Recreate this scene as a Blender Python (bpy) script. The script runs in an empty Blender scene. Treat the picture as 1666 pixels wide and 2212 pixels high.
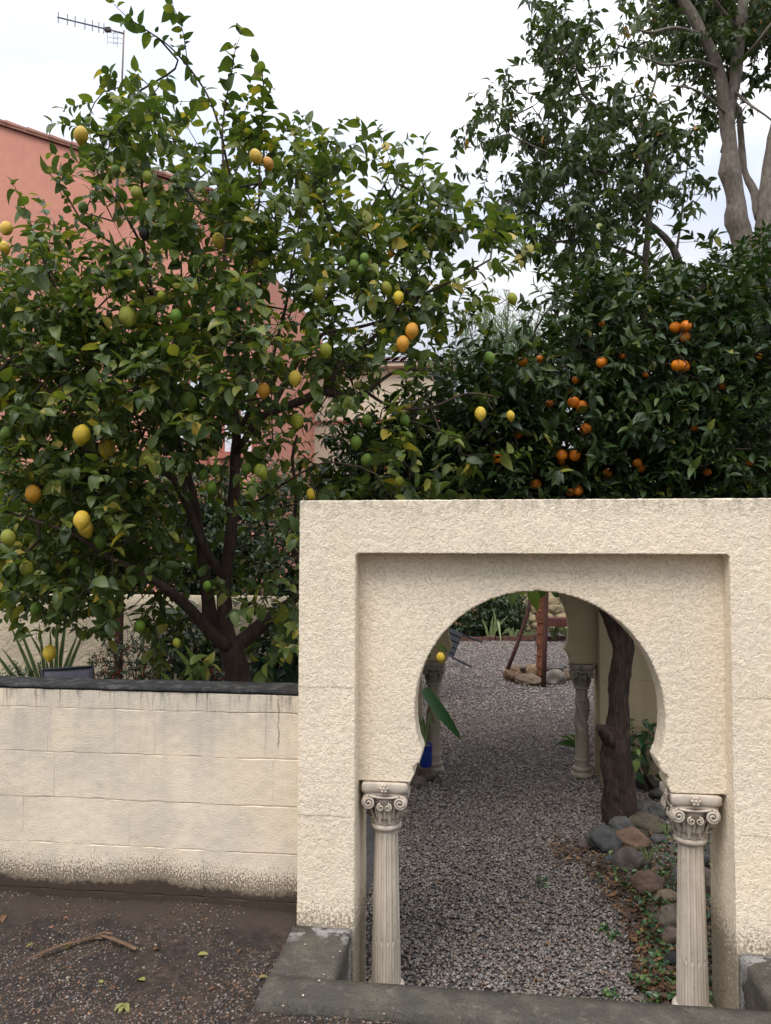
import bpy, bmesh, math, random
import numpy as np
from mathutils import Vector, Matrix, noise as mnoise

random.seed(7)
RNG = np.random.default_rng(11)
SC = bpy.context.scene
COL = SC.collection
PI = math.pi

# ------------------------------------------------------------------ camera
F, PITCH, YAW, ROLL, DIST, EYE = 1660.0, math.radians(2.51), math.radians(7.0), math.radians(.13), 3.168, 1.56
_s, _c = math.sin(YAW), math.cos(YAW)
FWD = np.array([-_s*math.cos(PITCH), _c*math.cos(PITCH), math.sin(PITCH)])
_r = np.array([_c, _s, 0.0]); _u = np.cross(_r, FWD)
RT = _r*math.cos(ROLL) + _u*math.sin(ROLL)
UP = -_r*math.sin(ROLL) + _u*math.cos(ROLL)
CAM = np.array([0.0, -DIST, EYE])
cam = bpy.data.objects.new('camera', bpy.data.cameras.new('camera'))
COL.objects.link(cam); SC.camera = cam
cam.data.sensor_fit = 'VERTICAL'; cam.data.sensor_height = 36.0; cam.data.lens = F/2212.0*36.0
cam.data.clip_start = 0.05; cam.data.clip_end = 400.0
cam.matrix_world = Matrix(((RT[0], UP[0], -FWD[0], CAM[0]), (RT[1], UP[1], -FWD[1], CAM[1]), (RT[2], UP[2], -FWD[2], CAM[2]), (0, 0, 0, 1)))

# ------------------------------------------------------------------ world + sun (overcast daylight)
SUN_EL, SUN_AZ = math.radians(56), math.radians(200)      # azimuth clockwise from +Y: behind the camera, a little to its left
world = bpy.data.worlds.new('World'); SC.world = world; world.use_nodes = True
nt = world.node_tree; nt.nodes.clear()
wo = nt.nodes.new('ShaderNodeOutputWorld'); bg = nt.nodes.new('ShaderNodeBackground'); bg.inputs['Strength'].default_value = 0.1
sky = nt.nodes.new('ShaderNodeTexSky'); sky.sky_type = 'NISHITA'; sky.sun_disc = False
sky.sun_elevation = SUN_EL; sky.sun_rotation = SUN_AZ
tc = nt.nodes.new('ShaderNodeTexCoord'); sx = nt.nodes.new('ShaderNodeSeparateXYZ'); nt.links.new(tc.outputs['Generated'], sx.inputs[0])
mr = nt.nodes.new('ShaderNodeMapRange'); pw = nt.nodes.new('ShaderNodeMath'); pw.operation = 'POWER'; pw.inputs[1].default_value = 1.5; pm = nt.nodes.new('ShaderNodeMath'); pm.operation = 'MAXIMUM'; pm.inputs[1].default_value = 0.0
nt.links.new(sx.outputs['Z'], pm.inputs[0]); nt.links.new(pm.outputs[0], pw.inputs[0]); nt.links.new(pw.outputs[0], mr.inputs['Value'])
mr.inputs['From Min'].default_value = 0; mr.inputs['From Max'].default_value = 1
mr.inputs['To Min'].default_value = 4.3; mr.inputs['To Max'].default_value = 20.0
n1 = nt.nodes.new('ShaderNodeTexNoise'); n1.inputs['Scale'].default_value = 3.0; n1.inputs['Detail'].default_value = 5; n1.inputs['Roughness'].default_value = .5
mp = nt.nodes.new('ShaderNodeMapping'); mp.inputs['Scale'].default_value = (1, 1, 2.2); mp.inputs['Location'].default_value = (.35, .1, .0)
nt.links.new(tc.outputs['Generated'], mp.inputs[0]); nt.links.new(mp.outputs[0], n1.inputs['Vector'])
cr = nt.nodes.new('ShaderNodeValToRGB'); nt.links.new(n1.outputs[0], cr.inputs[0])
cr.color_ramp.elements[0].position = .38; cr.color_ramp.elements[0].color = (.72, .79, .95, 1)
cr.color_ramp.elements[1].position = .60; cr.color_ramp.elements[1].color = (1.04, 1.04, 1.06, 1)
mu = nt.nodes.new('ShaderNodeVectorMath'); mu.operation = 'SCALE'; nt.links.new(cr.outputs[0], mu.inputs[0]); nt.links.new(mr.outputs[0], mu.inputs['Scale'])
mx = nt.nodes.new('ShaderNodeMix'); mx.data_type = 'RGBA'; mx.inputs[0].default_value = .94
nt.links.new(sky.outputs[0], mx.inputs[6]); nt.links.new(mu.outputs[0], mx.inputs[7])
nt.links.new(mx.outputs[2], bg.inputs['Color']); nt.links.new(bg.outputs[0], wo.inputs[0])

sun = bpy.data.objects.new('sun', bpy.data.lights.new('sun', 'SUN')); COL.objects.link(sun)
sun.data.energy = 1.5; sun.data.angle = math.radians(30); sun.data.color = (1, .95, .88)
sd = Vector((math.sin(SUN_AZ)*math.cos(SUN_EL), math.cos(SUN_AZ)*math.cos(SUN_EL), math.sin(SUN_EL)))
sun.rotation_euler = sd.to_track_quat('Z', 'Y').to_euler()
sun.location = (0, -6, 12)
SC.view_settings.view_transform = 'Standard'; SC.view_settings.look = 'None'
SC.view_settings.exposure = 0.48; SC.view_settings.gamma = 1.0; SC.view_settings.use_curve_mapping = False

# ------------------------------------------------------------------ measuring helpers (photo at 1666 x 2212)
def ray(px, py): return FWD + RT*((px-833.0)/F) + UP*((1106.0-py)/F)
def at(px, py, Z): return CAM + ray(px, py)*Z
def on_y(px, py, y):
    d = ray(px, py); return CAM + d*((y-CAM[1])/d[1])
def on_z(px, py, z):
    d = ray(px, py); return CAM + d*((z-CAM[2])/d[2])
def project(P):
    d = np.asarray(P)-CAM; Z = d@FWD
    return 833+F*(d@RT)/Z, 1106-F*(d@UP)/Z, Z
GZ = -0.38                                                 # garden floor

# ------------------------------------------------------------------ object helpers
def tag(o, label=None, cat=None, group=None, kind=None):
    if label: o['label'] = label
    if cat: o['category'] = cat
    if group: o['group'] = group
    if kind: o['kind'] = kind
    return o
def empty(name, loc, label, cat, group=None):
    o = bpy.data.objects.new(name, None); COL.objects.link(o); o.location = loc; o.empty_display_size = .1
    if name.endswith('wall') : o['kind'] = 'thing'
    return tag(o, label, cat, group)
def link(name, me, m=None, parent=None):
    if m is not None and len(me.materials) == 0: me.materials.append(m)
    o = bpy.data.objects.new(name, me); COL.objects.link(o)
    if parent is not None:
        o.parent = parent; o.matrix_parent_inverse = parent_inv(parent)
    return o
def parent_inv(p):
    m = Matrix.Translation(-p.location)
    while p.parent is not None:
        p = p.parent
        m = m
    return m
def mesh_of(name, V, Fc, smooth=False):
    me = bpy.data.meshes.new(name); me.from_pydata([tuple(map(float, v)) for v in V], [], Fc); me.update()
    if smooth: me.polygons.foreach_set('use_smooth', [True]*len(me.polygons))
    return me
class MB:
    def __init__(self): self.V = []; self.F = []
    def add(self, V, Fc):
        n = len(self.V); self.V += [tuple(map(float, v)) for v in V]; self.F += [tuple(i+n for i in f) for f in Fc]; return self
    def box(self, a, b):
        x0, y0, z0 = a; x1, y1, z1 = b
        return self.add([(x0,y0,z0),(x1,y0,z0),(x1,y1,z0),(x0,y1,z0),(x0,y0,z1),(x1,y0,z1),(x1,y1,z1),(x0,y1,z1)],
                 [(0,3,2,1),(4,5,6,7),(0,1,5,4),(1,2,6,5),(2,3,7,6),(3,0,4,7)])
    def tube(self, pts, rad, sides=6, cap=True, wob=0.0):
        V, Fc = tube_geo(pts, rad, sides, cap, wob); return self.add(V, Fc)
    def mesh(self, name, smooth=False): return mesh_of(name, self.V, self.F, smooth)
    def link(self, name, m, parent=None, smooth=False, bevel=0, seg=2):
        o = link(name, self.mesh(name, smooth), m, parent)
        if bevel:
            b = o.modifiers.new('bevel', 'BEVEL'); b.width = bevel; b.segments = seg; b.limit_method = 'ANGLE'
        return o
def tube_geo(pts, rad, sides=6, cap=True, wob=0.0):
    P = [np.asarray(p, float) for p in pts]; n = len(P)
    R = list(rad) if hasattr(rad, '__len__') else [rad]*n
    V = []; Fc = []; ref = None
    for i in range(n):
        t = P[min(i+1, n-1)]-P[max(i-1, 0)]; L = math.sqrt(t@t)
        t = t/L if L > 1e-9 else np.array([0, 0, 1.0])
        if ref is None: ref = np.array([1.0, 0, 0]) if abs(t[0]) < .8 else np.array([0, 1.0, 0])
        a = ref-t*(ref@t); a /= math.sqrt(a@a)+1e-12; b = np.array([t[1]*a[2]-t[2]*a[1], t[2]*a[0]-t[0]*a[2], t[0]*a[1]-t[1]*a[0]]); ref = a
        for k in range(sides):
            th = 2*PI*k/sides; rr = R[i]
            if wob: rr *= 1+wob*mnoise.noise(Vector((P[i][0]*6+math.cos(th)*1.3, P[i][1]*6+math.sin(th)*1.3, P[i][2]*5)))+(.28*wob*mnoise.noise(Vector((math.cos(th)*4, math.sin(th)*4, P[i][2]*16)))+.16*wob*mnoise.noise(Vector((math.cos(th)*9, math.sin(th)*9, P[i][2]*34))) if sides > 20 else 0)
            V.append(P[i]+(a*math.cos(th)+b*math.sin(th))*rr)
    for i in range(n-1):
        for k in range(sides):
            k2 = (k+1) % sides; Fc.append((i*sides+k, i*sides+k2, (i+1)*sides+k2, (i+1)*sides+k))
    if cap:
        Fc.append(tuple(range(sides-1, -1, -1))); Fc.append(tuple((n-1)*sides+k for k in range(sides)))
    return V, Fc
def smooth_path(pts, rad, step):
    P = [np.asarray(p, float) for p in pts]; out = []; ro = []
    for i in range(len(P)-1):
        p0 = P[max(i-1, 0)]; p1 = P[i]; p2 = P[i+1]; p3 = P[min(i+2, len(P)-1)]
        k = max(1, int(np.linalg.norm(p2-p1)/step))
        for j in range(k):
            t = j/k
            out.append(.5*((2*p1)+(-p0+p2)*t+(2*p0-5*p1+4*p2-p3)*t*t+(-p0+3*p1-3*p2+p3)*t**3)); ro.append(rad[i]*(1-t)+rad[i+1]*t)
    out.append(P[-1]); ro.append(rad[-1]); return out, ro
def lathe(prof, seg=32, fr=None):
    V = []; Fc = []
    for i, (r, z) in enumerate(prof):
        for k in range(seg):
            th = 2*PI*k/seg; rr = r if fr is None else fr(r, z, th); V.append((rr*math.cos(th), rr*math.sin(th), z))
    for i in range(len(prof)-1):
        for k in range(seg):
            k2 = (k+1) % seg; Fc.append((i*seg+k, i*seg+k2, (i+1)*seg+k2, (i+1)*seg+k))
    Fc.append(tuple(range(seg-1, -1, -1))); Fc.append(tuple((len(prof)-1)*seg+k for k in range(seg)))
    return V, Fc
def big_mesh(name, V, quads=None, tris=None, attr=None, colattr=None, smooth=False):
    me = bpy.data.meshes.new(name); V = np.asarray(V, np.float32)
    nq = 0 if quads is None else len(quads); ntr = 0 if tris is None else len(tris)
    loops = np.concatenate([a.reshape(-1) for a in (quads, tris) if a is not None and len(a)]).astype(np.int32)
    starts = np.concatenate([np.arange(nq)*4, nq*4+np.arange(ntr)*3]).astype(np.int32)
    me.vertices.add(len(V)); me.vertices.foreach_set('co', V.reshape(-1))
    me.loops.add(len(loops)); me.loops.foreach_set('vertex_index', loops)
    me.polygons.add(nq+ntr); me.polygons.foreach_set('loop_start', starts)
    if smooth: me.polygons.foreach_set('use_smooth', np.ones(nq+ntr, bool))
    me.update(calc_edges=True)
    if attr is not None:
        a = me.attributes.new('rnd', 'FLOAT', 'POINT'); a.data.foreach_set('value', np.asarray(attr, np.float32))
    if colattr is not None:
        a = me.attributes.new('tint', 'FLOAT_COLOR', 'POINT'); c = np.ones((len(V), 4), np.float32); c[:, :3] = colattr; a.data.foreach_set('color', c.reshape(-1))
    return me

# ------------------------------------------------------------------ materials
class M:
    def __init__(self, name, rough=.8, spec=.4):
        self.m = bpy.data.materials.new(name); self.m.use_nodes = True; self.nt = self.m.node_tree
        self.b = self.nt.nodes['Principled BSDF']; self.b.inputs['Roughness'].default_value = rough
        self.b.inputs['Specular IOR Level'].default_value = spec
        self.pos = self.n('ShaderNodeNewGeometry').outputs['Position']
    def n(self, t, **kw):
        x = self.nt.nodes.new(t)
        for k, v in kw.items(): setattr(x, k, v)
        return x
    def l(self, a, b): self.nt.links.new(a, b)
    def obj(self): return self.n('ShaderNodeTexCoord').outputs['Object']
    def noise(self, scale, detail=4, rough=.55, vec=None, dist=0, sc=None):
        x = self.n('ShaderNodeTexNoise'); x.inputs['Scale'].default_value = scale; x.inputs['Detail'].default_value = detail
        x.inputs['Roughness'].default_value = rough; x.inputs['Distortion'].default_value = dist
        v = self.pos if vec is None else vec
        if sc is not None:
            mp = self.n('ShaderNodeMapping'); mp.inputs['Scale'].default_value = sc; self.l(v, mp.inputs[0]); v = mp.outputs[0]
        self.l(v, x.inputs['Vector']); return x.outputs[0]
    def voro(self, scale, feature='F1', vec=None, rand=1):
        x = self.n('ShaderNodeTexVoronoi', feature=feature); x.inputs['Scale'].default_value = scale; x.inputs['Randomness'].default_value = rand
        self.l(self.pos if vec is None else vec, x.inputs['Vector']); return x.outputs['Distance']
    def ramp(self, fac, stops):
        x = self.n('ShaderNodeValToRGB'); e = x.color_ramp.elements
        while len(e) < len(stops): e.new(.5)
        for i, (p, c) in enumerate(stops):
            e[i].position = p; e[i].color = (c, c, c, 1) if not hasattr(c, '__len__') else (*c, 1)
        self.l(fac, x.inputs[0]); return x.outputs[0]
    def math(self, op, a, b=0.0, clamp=False):
        x = self.n('ShaderNodeMath', operation=op, use_clamp=clamp)
        for i, v in enumerate((a, b)):
            if isinstance(v, (int, float)): x.inputs[i].default_value = v
            else: self.l(v, x.inputs[i])
        return x.outputs[0]
    def mix(self, f, a, b, mode='MIX'):
        x = self.n('ShaderNodeMix', data_type='RGBA', blend_type=mode)
        for i, v in ((0, f), (6, a), (7, b)):
            if isinstance(v, (int, float)): x.inputs[i].default_value = v
            elif isinstance(v, tuple): x.inputs[i].default_value = (*v, 1)
            else: self.l(v, x.inputs[i])
        return x.outputs[2]
    def z(self):
        s = self.n('ShaderNodeSeparateXYZ'); self.l(self.pos, s.inputs[0]); return s.outputs
    def maprange(self, v, a, b, c=0, d=1):
        x = self.n('ShaderNodeMapRange'); self.l(v, x.inputs[0])
        for i, k in enumerate((a, b, c, d)): x.inputs[i+1].default_value = k
        return x.outputs[0]
    def color(self, c):
        if isinstance(c, tuple): self.b.inputs['Base Color'].default_value = (*c, 1)
        else: self.l(c, self.b.inputs['Base Color'])
    def bump(self, h, strength=.5, dist=.01):
        x = self.n('ShaderNodeBump'); x.inputs['Strength'].default_value = strength; x.inputs['Distance'].default_value = dist
        self.l(h, x.inputs['Height']); self.l(x.outputs[0], self.b.inputs['Normal']); return x
    def displace(self, h, scale, mid=.5):
        d = self.n('ShaderNodeDisplacement'); d.inputs['Scale'].default_value = scale; d.inputs['Midlevel'].default_value = mid
        self.l(h, d.inputs['Height']); self.l(d.outputs[0], self.nt.nodes['Material Output'].inputs['Displacement']); self.m.displacement_method = 'BOTH'
    def translucent(self, col, fac):
        t = self.n('ShaderNodeBsdfTranslucent')
        if isinstance(col, tuple): t.inputs[0].default_value = (*col, 1)
        else: self.l(col, t.inputs[0])
        m = self.n('ShaderNodeMixShader'); m.inputs[0].default_value = fac
        self.l(self.b.outputs[0], m.inputs[1]); self.l(t.outputs[0], m.inputs[2]); self.l(m.outputs[0], self.nt.nodes['Material Output'].inputs[0])

def simple(name, c, rough=.7, var=.25, scale=8, bump=0, bs=40, bd=.005, metal=0, spec=.4):
    k = M(name, rough, spec); n = k.noise(scale, 5)
    k.color(k.mix(k.ramp(n, [(.3, 0), (.7, 1)]), tuple(x*(1-var) for x in c), tuple(min(1, x*(1+var)) for x in c)))
    if bump: k.bump(k.noise(bs, 5), bump, bd)
    k.b.inputs['Metallic'].default_value = metal
    return k.m

def stucco(name, base, disp, grime, sc=1.0):
    k = M(name, .92, .25)
    warp = k.noise(22*sc, 2, .5)
    mxv = k.n('ShaderNodeMix', data_type='VECTOR'); mxv.inputs[0].default_value = .02
    nz = k.n('ShaderNodeTexNoise'); nz.inputs['Scale'].default_value = 26*sc; nz.inputs['Detail'].default_value = 2; k.l(k.pos, nz.inputs['Vector'])
    k.l(k.pos, mxv.inputs[4]); k.l(nz.outputs['Color'], mxv.inputs[5])
    # lapped flakes of thrown render: slow rises that break off sharply
    a = k.noise(52*sc, 2, .5, vec=mxv.outputs[1], dist=.5)
    b = k.noise(170*sc, 3, .65)
    saw = k.math('FRACT', k.math('ADD', k.math('MULTIPLY', a, 4.2), k.math('MULTIPLY', b, 1.1)))
    saw = k.ramp(saw, [(0, .15), (.16, .95), (.55, 1), (1, .55)])
    lump = k.noise(24*sc, 3, .6)
    h = k.math('ADD', k.math('ADD', k.math('MULTIPLY', saw, .38), k.math('MULTIPLY', b, .35)), k.math('MULTIPLY', lump, .6))
    k.displace(h, disp, .8)
    big = k.noise(1.7, 4, .6); fine = k.noise(300, 2, .6)
    c = k.mix(k.ramp(big, [(.35, 0), (.7, 1)]), tuple(x*.93 for x in base), tuple(min(1, x*1.04) for x in base))
    warm = k.ramp(k.noise(3.1, 3, .5, sc=(1, 1, .6)), [(.5, 0), (.72, 1)])
    c = k.mix(k.math('MULTIPLY', warm, .22), c, (base[0]*1.02, base[1]*.93, base[2]*.74))
    # dirt: flecks, an algae edge under the top, splashed soil at the foot
    z = k.z()[2]
    gs = k.math('MULTIPLY', k.ramp(k.noise(2.6, 5, .65, dist=.8), [(.50, 0), (.68, 1)]), k.ramp(k.noise(26, 4, .7, sc=(1, 1, .3)), [(.35, .3), (.65, 1)]))
    c = k.mix(k.math('MULTIPLY', gs, .20*grime), c, (.42, .37, .30))
    fl = k.ramp(k.noise(38, 4, .7), [(.62, 0), (.72, 1)])
    c = k.mix(k.math('MULTIPLY', fl, .22*grime), c, (.22, .17, .11))
    top = k.math('MULTIPLY', k.maprange(z, 1.66, 1.76, 0, .8), k.ramp(k.noise(30, 4, .7, sc=(1, 1, .35)), [(.44, 0), (.62, 1)]))
    c = k.mix(k.math('MULTIPLY', top, .75*grime, True), c, (.13, .12, .10))
    foot = k.math('ADD', k.maprange(z, .26, -.06, 0, 1), k.math('MULTIPLY', k.math('SUBTRACT', k.noise(85, 4, .78, sc=(1, 1, .9)), .5), 2.3))
    c = k.mix(k.math('MULTIPLY', k.ramp(foot, [(.55, 0), (.85, 1)]), .8*grime), c, (.13, .095, .06))
    xx = k.z()[0]
    for zc, amp in ((.985, .03), (.455, .02)):               # hairline cracks across the piers
        dz = k.math('ABSOLUTE', k.math('SUBTRACT', k.math('ADD', z, k.math('MULTIPLY', k.noise(7, 5, .7), amp)), zc))
        side = k.math('GREATER_THAN', k.math('ABSOLUTE', k.math('SUBTRACT', xx, .235)), .76)
        c = k.mix(k.math('MULTIPLY', k.math('MULTIPLY', k.ramp(dz, [(0, 1), (.0022, 0)]), side), .6), c, (.20, .15, .10))
    k.color(c); return k.m
CREAM = (.86, .742, .572)
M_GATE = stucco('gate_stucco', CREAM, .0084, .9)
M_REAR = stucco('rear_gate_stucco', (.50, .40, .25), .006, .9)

def block_mat():
    k = M('painted_block', .9, .25); z = k.z()[2]; x = k.z()[0]
    h = k.math('ADD', k.noise(150, 4, .7), k.math('MULTIPLY', k.noise(18, 3), .5))
    base = k.mix(k.ramp(k.noise(2.2, 4), [(.35, 0), (.65, 1)]), (.75, .635, .48), (.82, .70, .54))
    # grey weathering bands running down from the coping
    runs = k.math('MULTIPLY', k.ramp(k.noise(9, 4, .65, sc=(1, 1, .12)), [(.45, 0), (.7, 1)]), k.maprange(z, .25, .93, .15, 1))
    base = k.mix(k.math('MULTIPLY', runs, .6), base, (.40, .39, .37))
    pat = k.ramp(k.noise(3.3, 5, .6, dist=.6), [(.48, 0), (.62, 1)]); base = k.mix(k.math('MULTIPLY', pat, .28), base, (.42, .40, .37))
    drip = k.math('MULTIPLY', k.ramp(k.noise(40, 4, .7, sc=(1, 1, .10)), [(.5, 0), (.66, 1)]), k.maprange(z, .80, .925, 0, 1))
    base = k.mix(k.math('MULTIPLY', drip, .85), base, (.10, .095, .09))
    fl = k.ramp(k.noise(60, 3, .7), [(.66, 0), (.72, 1)])
    base = k.mix(k.math('MULTIPLY', fl, .4), base, (.25, .22, .17))
    # splashed soil at the foot: solid crust then spatter
    wav = k.math('MULTIPLY', k.math('SUBTRACT', k.noise(1.7, 2, .5, sc=(1, 0, 0)), .5), .55)
    hh = k.math('ADD', k.maprange(z, .30, .045, 0, 1), wav)
    sp = k.math('ADD', hh, k.math('MULTIPLY', k.math('SUBTRACT', k.noise(170, 4, .7, sc=(1, 1, .6)), .5), 1.9))
    base = k.mix(k.math('MULTIPLY', k.ramp(sp, [(.52, 0), (.72, 1)]), .85), base, (.115, .08, .053))
    cr = k.ramp(k.math('ADD', hh, k.math('MULTIPLY', k.math('SUBTRACT', k.noise(40, 5, .7), .5), .35)), [(.82, 0), (.9, 1)])
    base = k.mix(cr, base, (.062, .044, .032))
    x_ = k.math('ADD', x, k.math('MULTIPLY', k.noise(9, 5, .7), .05)); dx = k.math('ABSOLUTE', k.math('ADD', x_, .838))
    ck = k.math('MULTIPLY', k.ramp(dx, [(0, 1), (.0020, 0)]), k.maprange(z, .68, .70, 0, 1)); base = k.mix(k.math('MULTIPLY', ck, .8), base, (.10, .08, .06))
    k.color(base); k.bump(h, .85, .005); return k.m
M_BLOCK = block_mat()

def coping_mat():
    k = M('mossy_concrete', .9, .3)
    c = k.ramp(k.noise(14, 6, .7), [(.3, (.012, .012, .012)), (.52, (.035, .034, .033)), (.72, (.13, .125, .115))])
    k.color(c); k.bump(k.noise(70, 5, .7), .8, .01); return k.m
M_COPING = coping_mat()

def slab_mat():
    k = M('worn_concrete', .75, .4); s = k.z()
    c = k.ramp(k.noise(7, 6, .65), [(.3, (.055, .049, .038)), (.5, (.09, .08, .062)), (.7, (.145, .125, .095))])
    blot = k.ramp(k.noise(5, 4, .6, dist=.5), [(.55, 0), (.62, 1)])
    c = k.mix(k.math('MULTIPLY', blot, .5), c, (.065, .06, .05))
    near = k.maprange(s[1], -.22, -.04, 0, 1)
    wh = k.ramp(k.math('ADD', k.noise(11, 5, .6, dist=.4), k.math('MULTIPLY', near, .22)), [(.66, 0), (.70, 1)])
    c = k.mix(k.math('MULTIPLY', k.math('MULTIPLY', wh, near), .8), c, (.42, .41, .39))
    c = k.mix(k.ramp(k.noise(110, 4, .78), [(.38, .75), (.52, 0)]), c, (.03, .026, .022))
    c = k.mix(k.ramp(k.noise(22, 5, .7, dist=.7), [(.56, 0), (.66, .45)]), c, (.22, .19, .15))
    sp = k.ramp(k.voro(60), [(.05, 1), (.08, 0)])
    c = k.mix(k.math('MULTIPLY', sp, .35), c, (.4, .38, .33))
    k.color(c); k.bump(k.noise(75, 6, .75), .9, .008); return k.m
M_SLAB = slab_mat()

def column_mat(name, a, b, dark):
    k = M(name, .7, .35); o = k.pos
    n = k.noise(14, 5, .65, sc=(1, 1, .25)); c = k.mix(k.ramp(n, [(.35, 0), (.7, 1)]), a, b)
    g = k.ramp(k.noise(45, 4, .7, sc=(1, 1, .5)), [(.55, 0), (.75, 1)]); c = k.mix(k.math('MULTIPLY', g, .4), c, dark)
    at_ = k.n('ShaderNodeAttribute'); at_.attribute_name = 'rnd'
    c = k.mix(k.math('MULTIPLY', at_.outputs['Fac'], .9), c, tuple(x*.55 for x in dark))      # antiquing wash left in the carving, painted shading in the shaft flutes
    k.color(c); k.bump(k.noise(180, 4, .7), .35, .002); return k.m
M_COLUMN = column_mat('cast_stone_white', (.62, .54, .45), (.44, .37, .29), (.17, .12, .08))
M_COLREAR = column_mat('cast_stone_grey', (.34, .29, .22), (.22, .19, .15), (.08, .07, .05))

def leaf_mat(name, stops, patches=0.0, rough=.36, trans=.22, spec=.5):
    k = M(name, rough, spec)
    a = k.n('ShaderNodeAttribute'); a.attribute_name = 'rnd'
    oi = k.n('ShaderNodeObjectInfo'); sp = k.n('ShaderNodeSeparateColor'); k.l(oi.outputs['Color'], sp.inputs[0])
    f = k.math('ADD', a.outputs['Fac'], sp.outputs[0], True)
    c = k.ramp(f, stops)
    n = k.noise(35, 3, .6)
    c = k.mix(k.ramp(n, [(.35, 0), (.65, .35)]), c, k.mix(1.0, c, (1.5, 1.45, 1.2), 'MULTIPLY'))
    if patches:
        pn = k.ramp(k.noise(16, 3, .6), [(.60, 0), (.68, 1)])
        w = k.math('MULTIPLY', pn, k.ramp(f, [(.45, 0), (.62, patches)]))
        c = k.mix(w, c, (.38, .27, .04))
    k.color(c); k.bump(k.noise(90, 2), .12, .003)
    tcol = k.mix(1.0, c, (1.7, 1.9, .8), 'MULTIPLY'); k.translucent(tcol, trans); return k.m
M_LEMONLEAF = leaf_mat('lemon_leaf', [(0, (.034, .058, .019)), (.30, (.055, .088, .023)), (.55, (.088, .122, .028)), (.75, (.135, .16, .034)), (.90, (.22, .21, .04)), (1, (.42, .30, .045))], .8, .42, .27, .35)
M_ORANGELEAF = leaf_mat('orange_leaf', [(0, (.014, .030, .010)), (.4, (.026, .050, .014)), (.75, (.050, .080, .020)), (.93, (.085, .115, .026)), (1, (.20, .20, .04))], .0, .42, .14, .35)
M_TALLLEAF = leaf_mat('drooping_leaf', [(0, (.024, .042, .015)), (.4, (.042, .066, .022)), (.8, (.07, .095, .028)), (.96, (.10, .115, .03)), (1, (.30, .16, .04))], .0, .5, .2, .3)
M_SHRUBLEAF = leaf_mat('shrub_leaf', [(0, (.012, .028, .012)), (.5, (.03, .055, .02)), (.85, (.07, .11, .03)), (1, (.16, .19, .05))], .0, .5, .2)
M_PALELEAF = leaf_mat('pale_feathery_leaf', [(0, (.07, .11, .07)), (1, (.13, .18, .10))], .0, .6, .3)
M_BROADLEAF = leaf_mat('broad_leaf', [(0, (.012, .04, .02)), (.5, (.035, .09, .03)), (1, (.25, .33, .08))], .0, .33, .2)
M_DRYLEAF = leaf_mat('dry_leaf', [(0, (.035, .022, .015)), (.35, (.075, .038, .022)), (.6, (.14, .065, .03)), (.8, (.22, .14, .06)), (1, (.20, .20, .055))], .0, .7, .15)

def bark(name, a, b, sc=(1, 1, .25), s=28, bd=.012):
    k = M(name, .85, .25); n = k.noise(s, 6, .65, sc=sc)
    c = k.ramp(n, [(.3, a), (.7, b)]); li = k.ramp(k.noise(9, 4, .6), [(.55, 0), (.72, 1)])
    c = k.mix(k.math('MULTIPLY', li, .35), c, tuple(min(1, x*1.7) for x in b)); k.color(c); k.bump(n, .9, bd); return k.m
M_BARK = bark('citrus_bark', (.035, .023, .018), (.095, .062, .048))
M_TWIG = bark('twig_bark', (.035, .028, .018), (.07, .058, .035))
M_DARKBARK = bark('dark_rough_bark', (.012, .008, .006), (.075, .05, .037), sc=(1, 1, .18), s=55, bd=.03)
M_PALEBARK = bark('pale_smooth_bark', (.11, .090, .070), (.25, .215, .175), sc=(1, 1, .45), s=20, bd=.02)
M_GREYBARK = bark('grey_slender_bark', (.07, .055, .045), (.14, .115, .095), s=18)

def fruit_mat(name, bumpy, rough):
    k = M(name, rough, .45); oi = k.n('ShaderNodeObjectInfo'); o = k.obj()
    n = k.noise(18, 3, .6, vec=o)
    c = k.mix(k.ramp(n, [(.4, 0), (.65, .55)]), oi.outputs['Color'], k.mix(1.0, oi.outputs['Color'], (.72, .88, .9), 'MULTIPLY'))
    sp = k.ramp(k.noise(90, 3, .7, vec=o), [(.68, 0), (.74, 1)]); c = k.mix(k.math('MULTIPLY', sp, .45), c, (.10, .06, .02))
    k.color(c); k.bump(k.noise(110, 3, .6, vec=o), bumpy, .0025)
    k.b.inputs['Subsurface Weight'].default_value = .06; k.b.inputs['Subsurface Radius'].default_value = (.01, .006, .002)
    return k.m
M_LEMON = fruit_mat('lemon_rind', .8, .42); M_ORANGE = fruit_mat('orange_rind', .3, .42)

def stone_mat(name, tint=False, scale=14):
    k = M(name, .85, .3)
    if tint:
        a = k.n('ShaderNodeAttribute'); a.attribute_name = 'tint'; base = a.outputs['Color']
    else: base = k.n('ShaderNodeObjectInfo').outputs['Color']
    n = k.noise(scale, 6, .65)
    c = k.mix(k.ramp(n, [(.3, 0), (.7, 1)]), k.mix(1.0, base, (.62, .62, .62), 'MULTIPLY'), k.mix(1.0, base, (1.25, 1.22, 1.15), 'MULTIPLY'))
    k.color(c)
    if not tint: k.bump(k.math('ADD', k.noise(55, 6, .75), k.noise(14, 3)), 1.0, .012)
    return k.m
M_ROCK = stone_mat('field_stone'); M_GRAVEL = stone_mat('gravel_chip', True, 80)

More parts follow.
